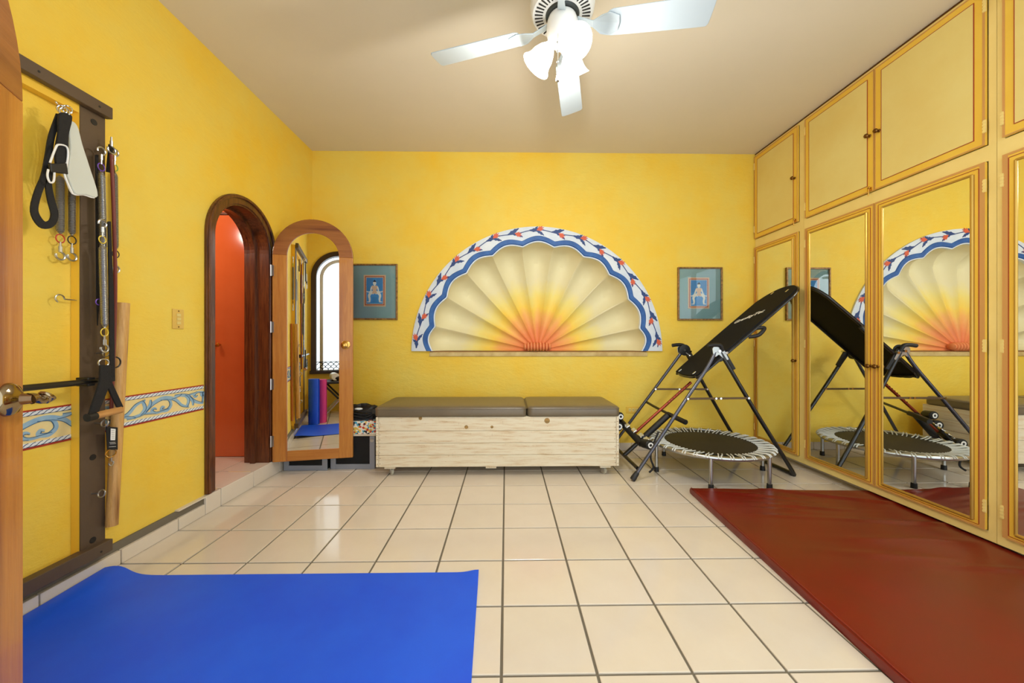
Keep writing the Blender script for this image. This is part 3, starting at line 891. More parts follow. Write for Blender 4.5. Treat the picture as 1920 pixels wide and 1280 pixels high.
def picture(cx, cz, w_, h_, label, pu, pv, pose):
    r = empty('framed_picture', (cx, YB, cz), label, 'picture', 'yoga prints on the back wall')
    yb = YB-0.001
    f = lambda u, v, d: (cx+u, yb-d, cz+v)
    fb = MB(); t = 0.016
    for (a0,a1,b0,b1) in ((-w_/2,w_/2,h_/2-t,h_/2),(-w_/2,w_/2,-h_/2,-h_/2+t),(-w_/2,-w_/2+t,-h_/2+t,h_/2-t),(w_/2-t,w_/2,-h_/2+t,h_/2-t)):
        fb.box(cx+a0, cx+a1, yb-0.024, yb, cz+b0, cz+b1)
    fb.build('frame', m_picframe, r, bevel=0.003)
    MB().box(cx-w_/2+t, cx+w_/2-t, yb-0.008, yb, cz-h_/2+t, cz+h_/2-t).build('mount', m_mat_teal, r)
    pw, ph = 0.225, 0.325
    cx2, cz2 = cx+pu, cz+pv
    MB().box(cx2-pw/2, cx2+pw/2, yb-0.0100, yb-0.008, cz2-ph/2, cz2+ph/2).build('print_border', m_border1, r)
    MB().box(cx2-pw/2+.012, cx2+pw/2-.012, yb-0.0106, yb-0.010, cz2-ph/2+.012, cz2+ph/2-.012).build('print_border', m_border2, r)
    MB().box(cx2-pw/2+.022, cx2+pw/2-.022, yb-0.0112, yb-0.0106, cz2-ph/2+.022, cz2+ph/2-.022).build('print_border', m_border1, r)
    MB().box(cx2-pw/2+.028, cx2+pw/2-.028, yb-0.0118, yb-0.0112, cz2-ph/2+.028, cz2+ph/2-.028).build('print', m_pblue, r)
    # rows of small script
    tx = MB(); rnd = random.Random(3)
    for row in range(13):
        z = cz2+ph/2-0.04-row*0.0105
        for side in (-1, 1):
            u = 0.022+0.004*(row > 7)*2
            while u < 0.078:
                l = rnd.uniform(0.005, 0.012)
                if row < 12: tx.box(cx2+side*u-(l if side < 0 else 0), cx2+side*u+(l if side > 0 else 0), yb-0.0124, yb-0.0118, z, z+0.003)
                u += l+0.003
    for row in range(5):
        z = cz2-ph/2+0.045+row*0.011
        u = -0.022
        while u < 0.022:
            l = rnd.uniform(0.004, 0.009); tx.box(cx2+u, cx2+u+l, yb-0.0124, yb-0.0118, z, z+0.003); u += l+0.003
    tx.build('script', m_ink, r)
    g = lambda u, v, d: (cx2+u, yb-0.0120-d, cz2+v)
    fg = MB()
    # legs in a deep squat, arms reaching to the knees
    for s in (-1, 1):
        fg.ribbon(c2([(s*0.008,-0.020),(s*0.035,-0.022),(s*0.056,-0.050),(s*0.050,-0.085),(s*0.052,-0.112)], 5), [0.034-0.001*i for i in range(21)], g, 0, 0.001)
        fg.ribbon([(s*0.046,-0.114),(s*0.078,-0.116)], [0.012,0.006], g, 0, 0.001)
        if pose: fg.ribbon(c2([(s*0.026,0.042),(s*0.036,0.018),(s*0.040,-0.006),(s*0.062,-0.014),(s*0.082,-0.006)], 5), [0.017-0.0005*i for i in range(21)], g, 0, 0.0012)
        else: fg.ribbon(c2([(s*0.026,0.042),(s*0.036,0.014),(s*0.048,-0.014),(s*0.068,-0.030),(s*0.086,-0.030)], 5), [0.017-0.0005*i for i in range(21)], g, 0, 0.0012)
    fg.prism([(0.017*math.cos(q*PI/8), 0.078+0.022*math.sin(q*PI/8)) for q in range(16)], g, 0, 0.0012)
    fg.prism([(-0.006,0.045),(0.006,0.045),(0.006,0.062),(-0.006,0.062)], g, 0, 0.001)
    fg.build('figure', m_skin, r)
    MB().prism([(-0.028,-0.030),(0.028,-0.030),(0.018,-0.005),(0.030,0.050),(0.010,0.054),(0,0.046),(-0.010,0.054),(-0.030,0.050),(-0.018,-0.005)], g, 0.0012, 0.0018).build('vest', m_vest, r)
    MB().prism([(0.017*math.cos(q*PI/8), 0.090+0.014*math.sin(q*PI/8)) for q in range(0, 9)], g, 0.0012, 0.002).prism([(0.006*math.cos(q*PI/4), 0.106+0.006*math.sin(q*PI/4)) for q in range(8)], g, 0.0012, 0.002).build('hair', m_hair, r)
    MB().box(cx-w_/2+t, cx+w_/2-t, yb-0.017, yb-0.0155, cz-h_/2+t, cz+h_/2-t).build('glass', m_pglass, r)
picture(-1.355, 1.645, 0.47, 0.575, 'framed print of a squatting figure on blue, half behind the mirror door', 0.000, 0.012, True)
picture(2.024, 1.632, 0.47, 0.555, 'framed print of a squatting figure on blue, above the inversion table', -0.012, 0.008, False)

# ------------------------------------------------------------------ switch plate and socket
p0, p1 = on_x(321, 578, XL), on_x(344, 617, XL)
m_plate = M('cream_gold_plate', srgb(226, 190, 96), 0.35, 0.2)
sw = empty('switch_plate', (XL, (p0.y+p1.y)/2, (p0.z+p1.z)/2), 'small brass-toned switch plate on the yellow wall left of the arched doorway', 'switch')
yc_, zc_ = (p0.y+p1.y)/2, (p0.z+p1.z)/2
MB().box(XL+0.0005, XL+0.007, yc_-0.038, yc_+0.038, zc_-0.060, zc_+0.060).build('plate', m_plate, sw, bevel=0.003)
for dz in (-0.024, 0.0, 0.024):
    MB().box(XL+0.007, XL+0.011, yc_-0.013, yc_+0.013, zc_+dz-0.009, zc_+dz+0.009).build('rocker', m_cream, sw, bevel=0.001)
MB().tube([(XL+0.006, yc_, zc_+0.048), (XL+0.009, yc_, zc_+0.048)], 0.004, 8).tube([(XL+0.006, yc_, zc_-0.048), (XL+0.009, yc_, zc_-0.048)], 0.004, 8).build('screws', m_oldbrass, sw)
so = empty('wall_socket', (1.325, YB, 0.42), 'yellow twin socket low on the back wall between bench and inversion table', 'socket')
MB().box(1.25, 1.40, YB-0.006, YB-0.0005, 0.386, 0.455).build('plate', m_gold, so, bevel=0.002)
for dx in (-0.035, 0.0, 0.035):
    q = MB().box(1.325+dx-0.013, 1.325+dx+0.013, YB-0.009, YB-0.006, 0.404, 0.437)
    q.build('outlet', m_cream, so, bevel=0.001)
    MB().box(1.325+dx-0.006, 1.325+dx-0.004, YB-0.0096, YB-0.0088, 0.415, 0.428).box(1.325+dx+0.004, 1.325+dx+0.006, YB-0.0096, YB-0.0088, 0.415, 0.428).build('slots', m_black, so)

# ------------------------------------------------------------------ storage bench and its cushions
bx0, bx1, by0, by1, bz0, bz1 = -1.092, 0.955, 3.10, 3.68, 0.082, 0.503
bench = empty('storage_bench', ((bx0+bx1)/2, (by0+by1)/2, 0), 'long whitewashed plank storage chest on casters under the shell niche', 'chest')
hh = (bz1-bz0)
zz = [bz0, bz0+0.100, bz0+0.200, bz0+0.303, bz1]
for k in range(4):
    MB().box(bx0+0.024, bx1-0.024, by0, by0+0.02, zz[k]+0.001, zz[k+1]-0.0012).build('plank', m_plank, bench, bevel=0.002, bseg=1)
    MB().box(bx0+0.024, bx1-0.024, by1-0.02, by1, zz[k]+0.001, zz[k+1]-0.0012).build('plank', m_plank, bench, bevel=0.002, bseg=1)
    for xx in (bx0, bx1-0.022):
        MB().box(xx, xx+0.022, by0, by1, zz[k]+0.001, zz[k+1]-0.0012).build('end_plank', m_plank, bench, bevel=0.002, bseg=1)
MB().box(bx0+0.022, bx1-0.022, by0+0.02, by1-0.02, bz0, bz0+0.02).box(bx0+0.01, bx1-0.01, by0+0.01, by1-0.01, bz1-0.012, bz1-0.0005).build('core', m_plank, bench)
for xx in (bx0+0.11, (bx0+bx1)/2-0.06, bx1-0.11):
    MB().box(xx-0.045, xx+0.045, by0+0.02, by1-0.02, bz0-0.02, bz0).build('cleat', m_plank, bench)
nails = MB(); rnd = random.Random(5)
for k in range(4):
    for xx in (bx0+0.034, bx1-0.034, bx0+0.010, bx1-0.010):
        for dz in (0.025, 0.07):
            nails.sphere((xx+rnd.uniform(-.003,.003), by0-0.0003, zz[k]+dz+rnd.uniform(-.006,.006)), 0.0032, 6, 4)
nails.build('nail_heads', m_oldbrass, bench)
for (kx, kz, r) in ((-0.72, 0.492, 0.012), (-0.335, 0.417, 0.013), (0.345, 0.468, 0.019), (-0.12, 0.417, 0.010)):
    kb = MB()
    kb.lathe([(r*1.3, 0), (r*0.9, 0.0012), (1e-5, 0.0018)], (kx, by0+0.0002, kz), (0,-1,0), 16)
    kb.build('knot', m_knot, bench)
for cx in (bx0+0.115, bx1-0.115):
    for cyy in (by0+0.055, by1-0.055):
        ct = MB().lathe([(0.024,-0.011),(0.027,-0.009),(0.027,0.009),(0.024,0.011)], (cx, cyy, 0.027), (0.8,0.6,0), 18)
        c_o = ct.build('caster', M('translucent_caster_wheel', srgb(176, 170, 150), 0.3) if 'translucent_caster_wheel' not in bpy.data.materials else bpy.data.materials['translucent_caster_wheel'], bench, smooth=True)
        fk = MB().obox((cx+0.0105, cyy+0.008, 0.040), (0.8,0.6,0), (-0.6,0.8,0), (0,0,1), 0.003, 0.03, 0.036).obox((cx-0.0105, cyy-0.008, 0.040), (0.8,0.6,0), (-0.6,0.8,0), (0,0,1), 0.003, 0.03, 0.036)
        fk.box(cx-0.022, cx+0.022, cyy-0.022, cyy+0.022, 0.0565, 0.0615)
        fk.build('fork', m_steel, c_o)
def cushion(x0, x1, label):
    y0, y1, z0, z1 = 3.085, 3.665, 0.5045, 0.588
    nx, ny = 24, 14
    vs, fs = [], []
    def P_(u, v, top):
        x = x0+(x1-x0)*u; y = y0+(y1-y0)*v
        return x, y
    r = 0.03
    me = MB()
    # rounded slab via superellipse cross sections
    prof = []
    zs_ = [(0.0, 0.010), (0.006, 0.002), (0.02, 0.0), (0.058, 0.0), (0.072, 0.004), (0.080, 0.012), (0.0845, 0.030), (0.087, 0.10), (0.089, 0.20)]
    cr = 0.045
    def loop(inset, z):
        xa, xb, ya, yb = x0+inset, x1-inset, y0+inset, y1-inset
        rr = max(cr-inset*0.3, 0.012); pts = []
        for (cx, cy_c, a0) in ((xb-rr, ya+rr, -PI/2), (xb-rr, yb-rr, 0), (xa+rr, yb-rr, PI/2), (xa+rr, ya+rr, PI)):
            for k in range(7):
                a = a0+PI/2*k/6
                pts.append((cx+rr*math.cos(a), cy_c+rr*math.sin(a), z))
        return pts
    loops = [loop(i, z0+h) for h, i in zs_]
    n = len(loops[0])
    for l in loops: vs += l
    for i in range(len(loops)-1):
        for k in range(n):
            j = (k+1) % n
            fs.append((i*n+k, i*n+j, (i+1)*n+j, (i+1)*n+k))
    fs.append(tuple(range(n))[::-1]); fs.append(tuple((len(loops)-1)*n+k for k in range(n)))
    root = empty('bench_cushion', ((x0+x1)/2, (y0+y1)/2, z0), label, 'cushion', 'cushions on the plank chest')
    me.add(vs, fs).build('pad', m_leatherette, root, smooth=True, sharp=60)
    MB().tube([(p[0], p[1], p[2]) for p in loop(-0.0005, z0+0.064)], 0.0028, 6, closed=True).build('piping', m_leatherette, root, smooth=True)
cushion(-1.103, 0.172, 'longer brown padded cushion, left half of the plank chest')
cushion(0.178, 0.962, 'shorter brown padded cushion, right end of the plank chest')

# ------------------------------------------------------------------ crates and bags left of the bench
def crate(x0, x1, y0, label, z1=0.30, dep=0.30):
    r = empty('storage_crate', ((x0+x1)/2, y0+dep/2, 0), label, 'crate', 'black crates behind the mirror door')
    y1 = y0+dep; t = 0.045
    MB().box(x0+0.01, x1-0.01, y0+0.01, y1-0.01, 0.006, z1-0.006).build('body', m_blackcloth, r)
    for xx in (x0, x1-t):
        MB().box(xx, xx+t, y0, y0+0.012, 0.001, z1).build('frame_post', m_alu, r, bevel=0.002)
    for zz_ in (0.001,):
        MB().box(x0+t, x1-t, y0, y0+0.012, zz_, zz_+t).build('frame_rail', m_alu, r, bevel=0.002)
    MB().lathe([(0.016,0),(0.016,0.004),(1e-5,0.006)], (x1-0.022, y0, z1-0.035), (0,-1,0), 12).build('latch', m_steel, r)
crate(-1.955, -1.575, 3.262, 'left black crate with grey corner frame, mostly hidden by the mirror door')
crate(-1.560, -1.170, 3.292, 'right black crate with grey corner frame, under the patterned box', z1=0.292)
def multi_mat():
    m, nt, p = new_mat('patterned_fabric')
    tc = nt.nodes.new('ShaderNodeTexCoord')
    v = nt.nodes.new('ShaderNodeTexVoronoi'); v.inputs['Scale'].default_value = 62; v.inputs['Randomness'].default_value = 1
    nt.links.new(tc.outputs['Object'], v.inputs['Vector'])
    s = nt.nodes.new('ShaderNodeSeparateColor'); nt.links.new(v.outputs['Color'], s.inputs[0])
    c = ramp(nt, s.outputs[0], [(0.0, srgb(30, 34, 40)), (0.2, srgb(232, 226, 210)), (0.4, srgb(66, 160, 190)), (0.55, srgb(196, 66, 40)), (0.7, srgb(228, 190, 80)), (0.85, srgb(236, 232, 220))])
    c.node.color_ramp.interpolation = 'CONSTANT'
    nt.links.new(c, p.inputs['Base Color']); p.inputs['Roughness'].default_value = 0.7
    return m
pb = empty('patterned_box', (-1.36, 3.42, 0.2935), 'box wrapped in multicoloured fabric, on the right crate', 'box')
MB().box(-1.55, -1.160, 3.296, 3.56, 0.2935, 0.425).build('body', multi_mat(), pb, bevel=0.012, bseg=3)
MB().box(-1.546, -1.164, 3.292, 3.564, 0.2935, 0.312).build('hem', M('cream_hem', srgb(214, 204, 180), .8), pb, bevel=0.004)
bagr = empty('black_bag', (-1.34, 3.42, 0.426), 'crumpled black bag lying on the patterned box', 'bag')
bm = MB()
vs, fs = [], []
rnd = random.Random(11)
nu, nv = 28, 12
for i in range(nv+1):
    ph = PI/2*i/nv
    for k in range(nu):
        q = 2*PI*k/nu
        rr = math.cos(ph)**0.6
        wob = 1+0.10*math.sin(3*q+i)+0.06*math.sin(7*q+2*i)
        z = 0.11*math.sin(ph)*(1+0.18*math.sin(2*q+1))+0.008*math.sin(5*q+i*1.7)*(1 if i else 0)
        vs.append((-1.35+0.185*rr*math.cos(q)*wob, 3.44+0.11*rr*math.sin(q)*wob, 0.427+max(z, 0)))
for i in range(nv):
    for k in range(nu):
        j = (k+1) % nu
        fs.append((i*nu+k, i*nu+j, (i+1)*nu+j, (i+1)*nu+k))
fs.append(tuple(range(nu))[::-1]); fs.append(tuple(nv*nu+k for k in range(nu)))
bm.add(vs, fs).build('body', M('black_quilted_cloth', srgb(20, 19, 20), 0.5, bmp=0.8, nscale=14, bscale=30), bagr, smooth=True)
for k in range(3):
    pts = catmull([(-1.49+0.02*k, 3.33, 0.445+0.02*k), (-1.38, 3.315, 0.47+0.025*k), (-1.27, 3.315, 0.455+0.025*k), (-1.21, 3.34, 0.48+0.01*k)], 6)
    MB().tube(pts, 0.007, 8).build('strap', m_blackfab, bagr, smooth=True)
MB().sphere((-1.33, 3.34, 0.528), 0.022, 10, 6, (1.7, 1, 0.5)).build('white_tag', m_pwhite, bagr, smooth=True)

# ------------------------------------------------------------------ trampoline
TX, TY, TZ, TR = 1.79, 3.225, 0.245, 0.475
tp = empty('trampoline', (TX, TY, 0), 'small round trampoline with grey frame in front of the mirrors', 'trampoline')
ringp = [(TX+TR*math.cos(2*PI*k/64), TY+TR*math.sin(2*PI*k/64), TZ) for k in range(64)]
MB().tube(ringp, 0.018, 12, closed=True).build('ring', m_steel, tp, smooth=True)
RM = 0.375
md_ = MB().lathe([(RM, -0.002), (RM, 0.002), (RM-0.01, 0.003), (1e-5, 0.003)], (TX, TY, TZ), (0,0,1), 64)
md_.build('jumping_mat', M('black_woven_mat', srgb(28, 24, 20), 0.6, bmp=0.2, nscale=150), tp, smooth=True)
nb = 36
for k in range(nb):
    q0 = 2*PI*k/nb
    vs = []; 
    b_ = MB()
    for sgn in (0, 1):
        qa = q0+(0.035 if sgn else -0.035)*0.6; qb = q0+(0.10 if sgn else 0.02)
        pts = [(TX+(RM-0.012)*math.cos(qb), TY+(RM-0.012)*math.sin(qb), TZ+0.006), (TX+(RM+0.05)*math.cos((qa+qb)/2), TY+(RM+0.05)*math.sin((qa+qb)/2), TZ+0.012),
               (TX+(TR)*math.cos(qa), TY+(TR)*math.sin(qa), TZ+0.020), (TX+(TR+0.021)*math.cos(qa), TY+(TR+0.021)*math.sin(qa), TZ+0.002)]
        c = catmull(pts, 3)
        b_.tube(c, 0.0048, 6)
    b_.build('elastic_band', M('pale_elastic', srgb(214, 216, 208), 0.6) if k == 0 else bpy.data.materials['pale_elastic'], tp, smooth=True)
m_skirt = M('grey_edge_skirt', srgb(52, 50, 44), 0.7)
MB().lathe([(RM-0.005, -0.004), (RM+0.03, -0.001), (TR-0.012, 0.006), (TR-0.012, 0.004), (RM+0.03, -0.004)], (TX, TY, TZ), (0,0,1), 64).build('skirt', m_skirt, tp, smooth=True)
for k in range(6):
    q = math.radians(182+60*k-4)
    lx, ly = TX+(TR-0.005)*math.cos(q), TY+(TR-0.005)*math.sin(q)
    if k == 0: lx, ly = 1.315, 3.20
    if k == 1: lx, ly = 1.572, 2.800
    if k == 2: lx, ly = 2.030, 2.805
    l = MB().tube([(lx, ly, 0.03), (lx, ly, TZ)], 0.0145, 12).build('leg', m_steel, tp, smooth=True)
    MB().lathe([(0.017,0.0005),(0.021,0.002),(0.019,0.04),(0.016,0.042)], (lx, ly, 0), (0,0,1), 12).build('rubber_foot', m_black, l, smooth=True)

# ------------------------------------------------------------------ inversion table
it = empty('inversion_table', (1.75, 3.35, 0), 'black folding inversion table leaning over the trampoline', 'exercise table')
def V(*a): return Vector(a)
nA, fA = V(1.80, 3.10, 1.055), V(1.755, 3.62, 1.05)     # pivots
nL, nRt = V(1.035, 2.985, 0.018), V(2.425, 3.06, 0.018)
fL, fRt = V(1.07, 3.74, 0.05), V(2.40, 3.70, 0.018)
m_tube = m_blackpow
m_tubegrey = M('dark_grey_lacquered_tube', srgb(84, 84, 92), 0.25, 0.6)
MB().tube(catmull([nL, nL.lerp(nA, 0.5), nL.lerp(nA, 0.86)+V(0,0,-0.005), nA+V(-0.02,0,0.0)], 6), 0.0145, 12).build('leg', m_tubegrey, it, smooth=True)
MB().tube([fL, fL.lerp(fA, 0.97)], 0.0145, 12).build('leg', m_tubegrey, it, smooth=True)
# rear legs: one bent tube
rear = catmull([nA+V(0.02,0,-0.01), nA.lerp(nRt, 0.5), nA.lerp(nRt, 0.97), nRt+V(-0.01,0.03,0.002), nRt.lerp(fRt, 0.06), nRt.lerp(fRt, 0.5), nRt.lerp(fRt, 0.94), fRt+V(0,-0.01,0.02), fRt.lerp(fA, 0.06), fRt.lerp(fA, 0.5), fA+V(0.02,0,-0.01)], 5)
MB().tube(rear, 0.0165, 12).build('rear_frame', m_tube, it, smooth=True)
MB().tube([nL.lerp(nA, 0.07)+V(-0.005, 0.02, 0), fL.lerp(fA, 0.03)], 0.016, 12).build('front_crossbar', m_tube, it, smooth=True)
MB().lathe([(0.022,0),(0.024,0.02),(0.019,0.07),(0.016,0.075)], nL-(nA-nL).normalized()*0.012, (nA-nL), 12).build('foot_cap', m_black, it, smooth=True)
MB().lathe([(0.022,0),(0.024,0.02),(0.019,0.07)], fL-(fA-fL).normalized()*0.03, (fA-fL), 12).build('foot_cap', m_black, it, smooth=True)
for (l0, a, r0) in ((nL, nA, nRt), (fL, fA, fRt)):
    # folding brace at z ~0.66
    t = (0.66-l0.z)/(a.z-l0.z); p = l0.lerp(a, t); t2 = (0.66-r0.z)/(a.z-r0.z); q = r0.lerp(a, t2)
    off = V(0, -0.02, 0)
    br = MB().obox((p+q)/2+off, q-p, (0,0,1), (0,1,0), (q-p).length+0.03, 0.018, 0.004)
    b_o = br.build('brace', M('dark_bronze_strip', srgb(96, 74, 46), 0.35, 0.5) if a is nA else bpy.data.materials['dark_bronze_strip'], it, bevel=0.001)
    rv = MB()
    for pt in (p, q, (p+q)/2+V(-0.02,0,0), (p+q)/2+V(0.02,0,0)):
        rv.tube([pt+off+V(0,-0.008,0), pt+off+V(0,0.012,0)], 0.009, 10)
    rv.build('rivets', m_chrome, b_o, smooth=True)
# bed
ax = V(0.90, 0, 0.765).normalized(); nrm = V(-0.765, 0, 0.90).normalized(); wy = V(0, 1, 0)
B0 = V(1.615, 3.31, 0.835)     # lower end, centre line
Lb, Wn = 1.19, 0.225
def bed(u, v, d):    # u along, v across (+ = far), d thickness along normal
    return B0+ax*u+wy*v+nrm*d
outl = [(0.0,-0.07),(0.02,-0.15),(0.10,-0.205),(0.95,-0.205),(1.10,-0.195),(1.19,-0.155),(1.235,-0.07),(1.225,0.05),(1.17,0.13),(1.08,0.185),(0.95,0.205),(0.10,0.205),(0.02,0.15),(0.0,0.07)]
MB().prism(c2(outl, 4, True), bed, -0.012, 0.006).build('bed', M('black_nylon_cover', srgb(11, 10, 10), 0.7, bmp=0.1, nscale=120, spec=0.25), it, bevel=0.005)
MB().tube([bed(*p, -0.018) for p in c2(outl, 4, True)], 0.012, 8, closed=True).build('bed_frame', m_tube, it, smooth=True)
for uv in ((0.035, 0.13), (0.035, -0.13), (1.15, -0.09), (1.15, 0.09)):
    MB().obox(bed(uv[0], uv[1], 0.008), ax, wy, nrm, 0.035, 0.018, 0.004).build('buckle', m_chrome, it, bevel=0.002)
# lettering on the bed
fc = bpy.data.curves.new('lettering', 'FONT'); fc.body = 'GravityTec'; fc.size = 0.064; fc.shear = 0.35; fc.extrude = 0.0006; fc.offset = 0.0016; fc.align_x = 'CENTER'; fc.align_y = 'CENTER'
to = bpy.data.objects.new('lettering', fc); C.objects.link(to)
dg = bpy.context.evaluated_depsgraph_get(); dg.update()
tme = bpy.data.meshes.new_from_object(to.evaluated_get(dg))
bpy.data.objects.remove(to)
m_letter = M('white_print', srgb(232, 230, 220), 0.6)
tme.materials.clear(); tme.materials.append(m_letter)
# baseline direction fitted across the bed: mostly along the bed, drifting to the near side
bd = (ax*0.52-wy*0.85).normalized()
bdn = (nrm.cross(bd)).normalized()
if bdn.z < 0: bdn = -bdn
RotM = Matrix((bd, bdn, bd.cross(bdn))).transposed()
lt = bpy.data.objects.new('lettering', tme); C.objects.link(lt); lt.parent = it
cpos = bed(0.80, 0.03, 0.0075)-it.location
lt.matrix_local = Matrix.Translation(cpos) @ RotM.to_4x4()
# pivots, plates, handles
for (a, s) in ((nA, -1), (fA, 1)):
    g = MB().lathe([(0.050,-0.006),(0.055,-0.004),(0.055,0.004),(0.050,0.006)], a+V(0.005, -s*0.02, 0), (0,1,0), 24)
    g_o = g.build('pivot_gear', m_black, it, smooth=True)
    MB().prism([(-0.055,0.02),(-0.03,0.055),(0.02,0.05),(0.05,0.0),(0.085,-0.07),(0.06,-0.08),(0.0,-0.03),(-0.03,-0.05),(-0.05,-0.02)], lambda u, v, d, a=a, s=s: (a.x+u, a.y+s*0.012+d, a.z+v), -0.003, 0.003).build('pivot_plate', m_steel, it, bevel=0.001)
    MB().tube([a+V(0, -0.03, 0), a+V(0, 0.03, 0)], 0.012, 12).tube([a+V(0.06, -0.03, -0.015), a+V(0.06, 0.03, -0.015)], 0.011, 12).build('pivot_bolts', m_chrome, it, smooth=True)
    MB().tube(catmull([a+V(0.03, s*0.01, 0.0), a+V(0.01, s*0.02, 0.045), a+V(-0.04, s*0.02, 0.052), a+V(-0.10, s*0.02, 0.045)], 6), 0.017, 12).build('handle_grip', m_black, it, smooth=True)
    MB().prism([(0.0,0.03),(0.05,0.02),(0.15,-0.15),(0.115,-0.17),(0.02,-0.04)], lambda u, v, d, a=a, s=s: (a.x+u, a.y+d-s*0.002, a.z+v), -0.01, 0.01).build('leg_bracket', m_black, it, bevel=0.003)
    # arm from pivot to the bed
    e = bed(0.24, s*0.2, -0.02)
    MB().tube(catmull([a+V(0,0,-0.01), a.lerp(e, 0.5)+V(0.03,0,-0.03), e], 6), 0.013, 10).build('pivot_arm', m_tube, it, smooth=True)
MB().tube(catmull([bed(0.66,-0.20,-0.02), bed(0.70,-0.235,-0.05), bed(0.62,-0.245,-0.06), bed(0.56,-0.21,-0.03)], 6), 0.016, 10).build('side_grip', m_black, it, smooth=True)
# foot shaft and ankle holder
sh0, sh1 = V(1.70, 3.36, 0.76), V(1.185, 3.36, 0.30)
MB().tube([sh0, sh1], 0.013, 12).build('adjusting_shaft', M('red_brown_anodised_tube', srgb(140, 52, 26), 0.3, 0.5), it, smooth=True)
hl = MB()
for k in range(9):
    p = sh0.lerp(sh1, 0.05+k*0.045)
    hl.sphere((p.x-0.006, p.y-0.012, p.z+0.004), 0.0045, 6, 4)
hl.build('shaft_holes', m_black, it)
MB().tube([V(1.46, 3.30, 0.47), V(1.20, 3.33, 0.215)], 0.027, 14).build('boom_sleeve', m_black, it, smooth=True)
MB().tube([V(1.26, 3.33, 0.27), V(1.08, 3.36, 0.09)], 0.019, 12).build('boom', m_tube, it, smooth=True)
MB().tube([V(1.10, 3.56, 0.37), V(1.19, 3.22, 0.235)], 0.030, 14).build('ankle_bar', m_black, it, smooth=True)
for (p, r) in ((V(1.07, 3.52, 0.42), 0.040), (V(1.05, 3.50, 0.33), 0.045), (V(1.22, 3.18, 0.245), 0.04)):
    rl = MB().lathe([(r*0.8,-0.055),(r,-0.045),(r,0.045),(r*0.8,0.055)], p, (0.25,-1,0.1), 18).build('foam_roller', m_black, it, smooth=True)
    MB().ring(r*0.3, r*0.6, lambda u, v, d, p=p: (p.x+0.014+u, p.y-0.056-d, p.z+v+0.004), 0, 0.003, 18).build('roller_cap', m_white, rl)
for k, (p) in enumerate((V(1.13, 3.42, 0.35), V(1.165, 3.34, 0.325), V(1.20, 3.26, 0.30), V(1.225, 3.2, 0.28))):
    MB().obox(p, (0.25,-1,-0.3), (1,0.2,0.5), (0,0,1), 0.05, 0.04, 0.018).build('ankle_clamp', m_chrome, it, bevel=0.006)
# tether bar between the front legs
MB().tube(catmull([V(1.405, 3.69, 0.53), V(1.44, 3.5, 0.50), V(1.50, 3.26, 0.465)], 5), 0.012, 10).build('stop_bar', m_tube, it, smooth=True)
MB().tube([V(1.475, 3.34, 0.475), V(1.535, 3.12, 0.445)], [0.02, 0.022], 12).build('stop_bar_grip', m_black, it, smooth=True)
MB().tube(catmull([V(1.33, 3.2, 0.34), V(1.27, 3.16, 0.24), V(1.24, 3.14, 0.14), V(1.26, 3.13, 0.06), V(1.22, 3.12, 0.02)], 6), 0.008, 8).build('tether_strap', m_blackfab, it, smooth=True)

# ------------------------------------------------------------------ mats on the floor
rm = empty('red_exercise_mat', (2.0, 1.75, 0), 'large dark red vinyl exercise mat lying beside the wardrobes', 'mat')
rnd = random.Random(2)
nu, nv = 90, 110
L0, L1 = V(1.377, 2.735, 0), V(1.285, 0.95, 0)
dirY = (L1-L0).normalized(); dirX = V(-dirY.y, dirY.x, 0)
if dirX.x < 0: dirX = -dirX
Wm, Lm2, Hm = 1.315, 1.80, 0.045
folds = []
for (u0, v0, a_, l, wdt, h) in ((0.35,0.13,0.16,0.55,0.014,0.006),(0.55,0.06,0.30,0.6,0.016,0.007),(0.45,0.30,0.10,0.55,0.014,0.006),(0.30,0.44,0.05,0.35,0.014,0.004),
                                (0.85,0.50,0.10,0.75,0.018,0.007),(0.9,0.2,0.30,0.7,0.02,0.005),(0.4,0.22,0.12,0.4,0.01,0.004),(0.35,0.36,0.12,0.3,0.01,0.004),(0.8,0.95,0.08,0.5,0.02,0.005),
                                (0.7,0.70,0.05,0.6,0.03,0.005),(0.5,0.85,0.12,0.5,0.03,0.004)):
    folds.append((u0*Wm, v0, a_, l, wdt, h*1.7))
def mat_h(x, y):
    h = Hm+0.003*math.sin(x*5+y*3)+0.002*math.sin(y*9-x*4)
    for (cx, cy_c, a_, l, wd, hh_) in folds:
        dx, dy = x-cx, y-cy_c
        along = dx*math.cos(a_)+dy*math.sin(a_); acr = -dx*math.sin(a_)+dy*math.cos(a_)
        h += hh_*math.exp(-(acr/wd)**2)*math.exp(-(along/(l*0.5))**2)
    return h
vs, fs = [], []
for j in range(nv+1):
    for i in range(nu+1):
        x, y = Wm*i/nu, Lm2*j/nv
        e = min(x, Wm-x, y, Lm2-y)
        z = mat_h(x, y)
        if e < 0.012: z -= 0.006*(1-e/0.012)
        vs.append(L0+dirX*x+dirY*y+V(0,0,z))
for j in range(nv):
    for i in range(nu):
        a = j*(nu+1)+i
        fs.append((a, a+1, a+nu+2, a+nu+1))
border_idx = [i for i in range(nu+1)]+[j*(nu+1)+nu for j in range(1, nv+1)]+[nv*(nu+1)+i for i in range(nu-1, -1, -1)]+[j*(nu+1) for j in range(nv-1, 0, -1)]
n0 = len(vs)
ctr = L0+dirX*Wm/2+dirY*Lm2/2
for ii, bi in enumerate(border_idx):
    p = vs[bi]; o_ = Vector((p.x-ctr.x, p.y-ctr.y, 0)).normalized()*(0.004+0.002*math.sin(ii*0.9))
    vs.append((p.x+o_.x, p.y+o_.y, p.z*0.5)); 
n1 = len(vs)
for bi in border_idx:
    p = vs[bi]; vs.append((p[0], p[1], 0.001))
nb_ = len(border_idx)
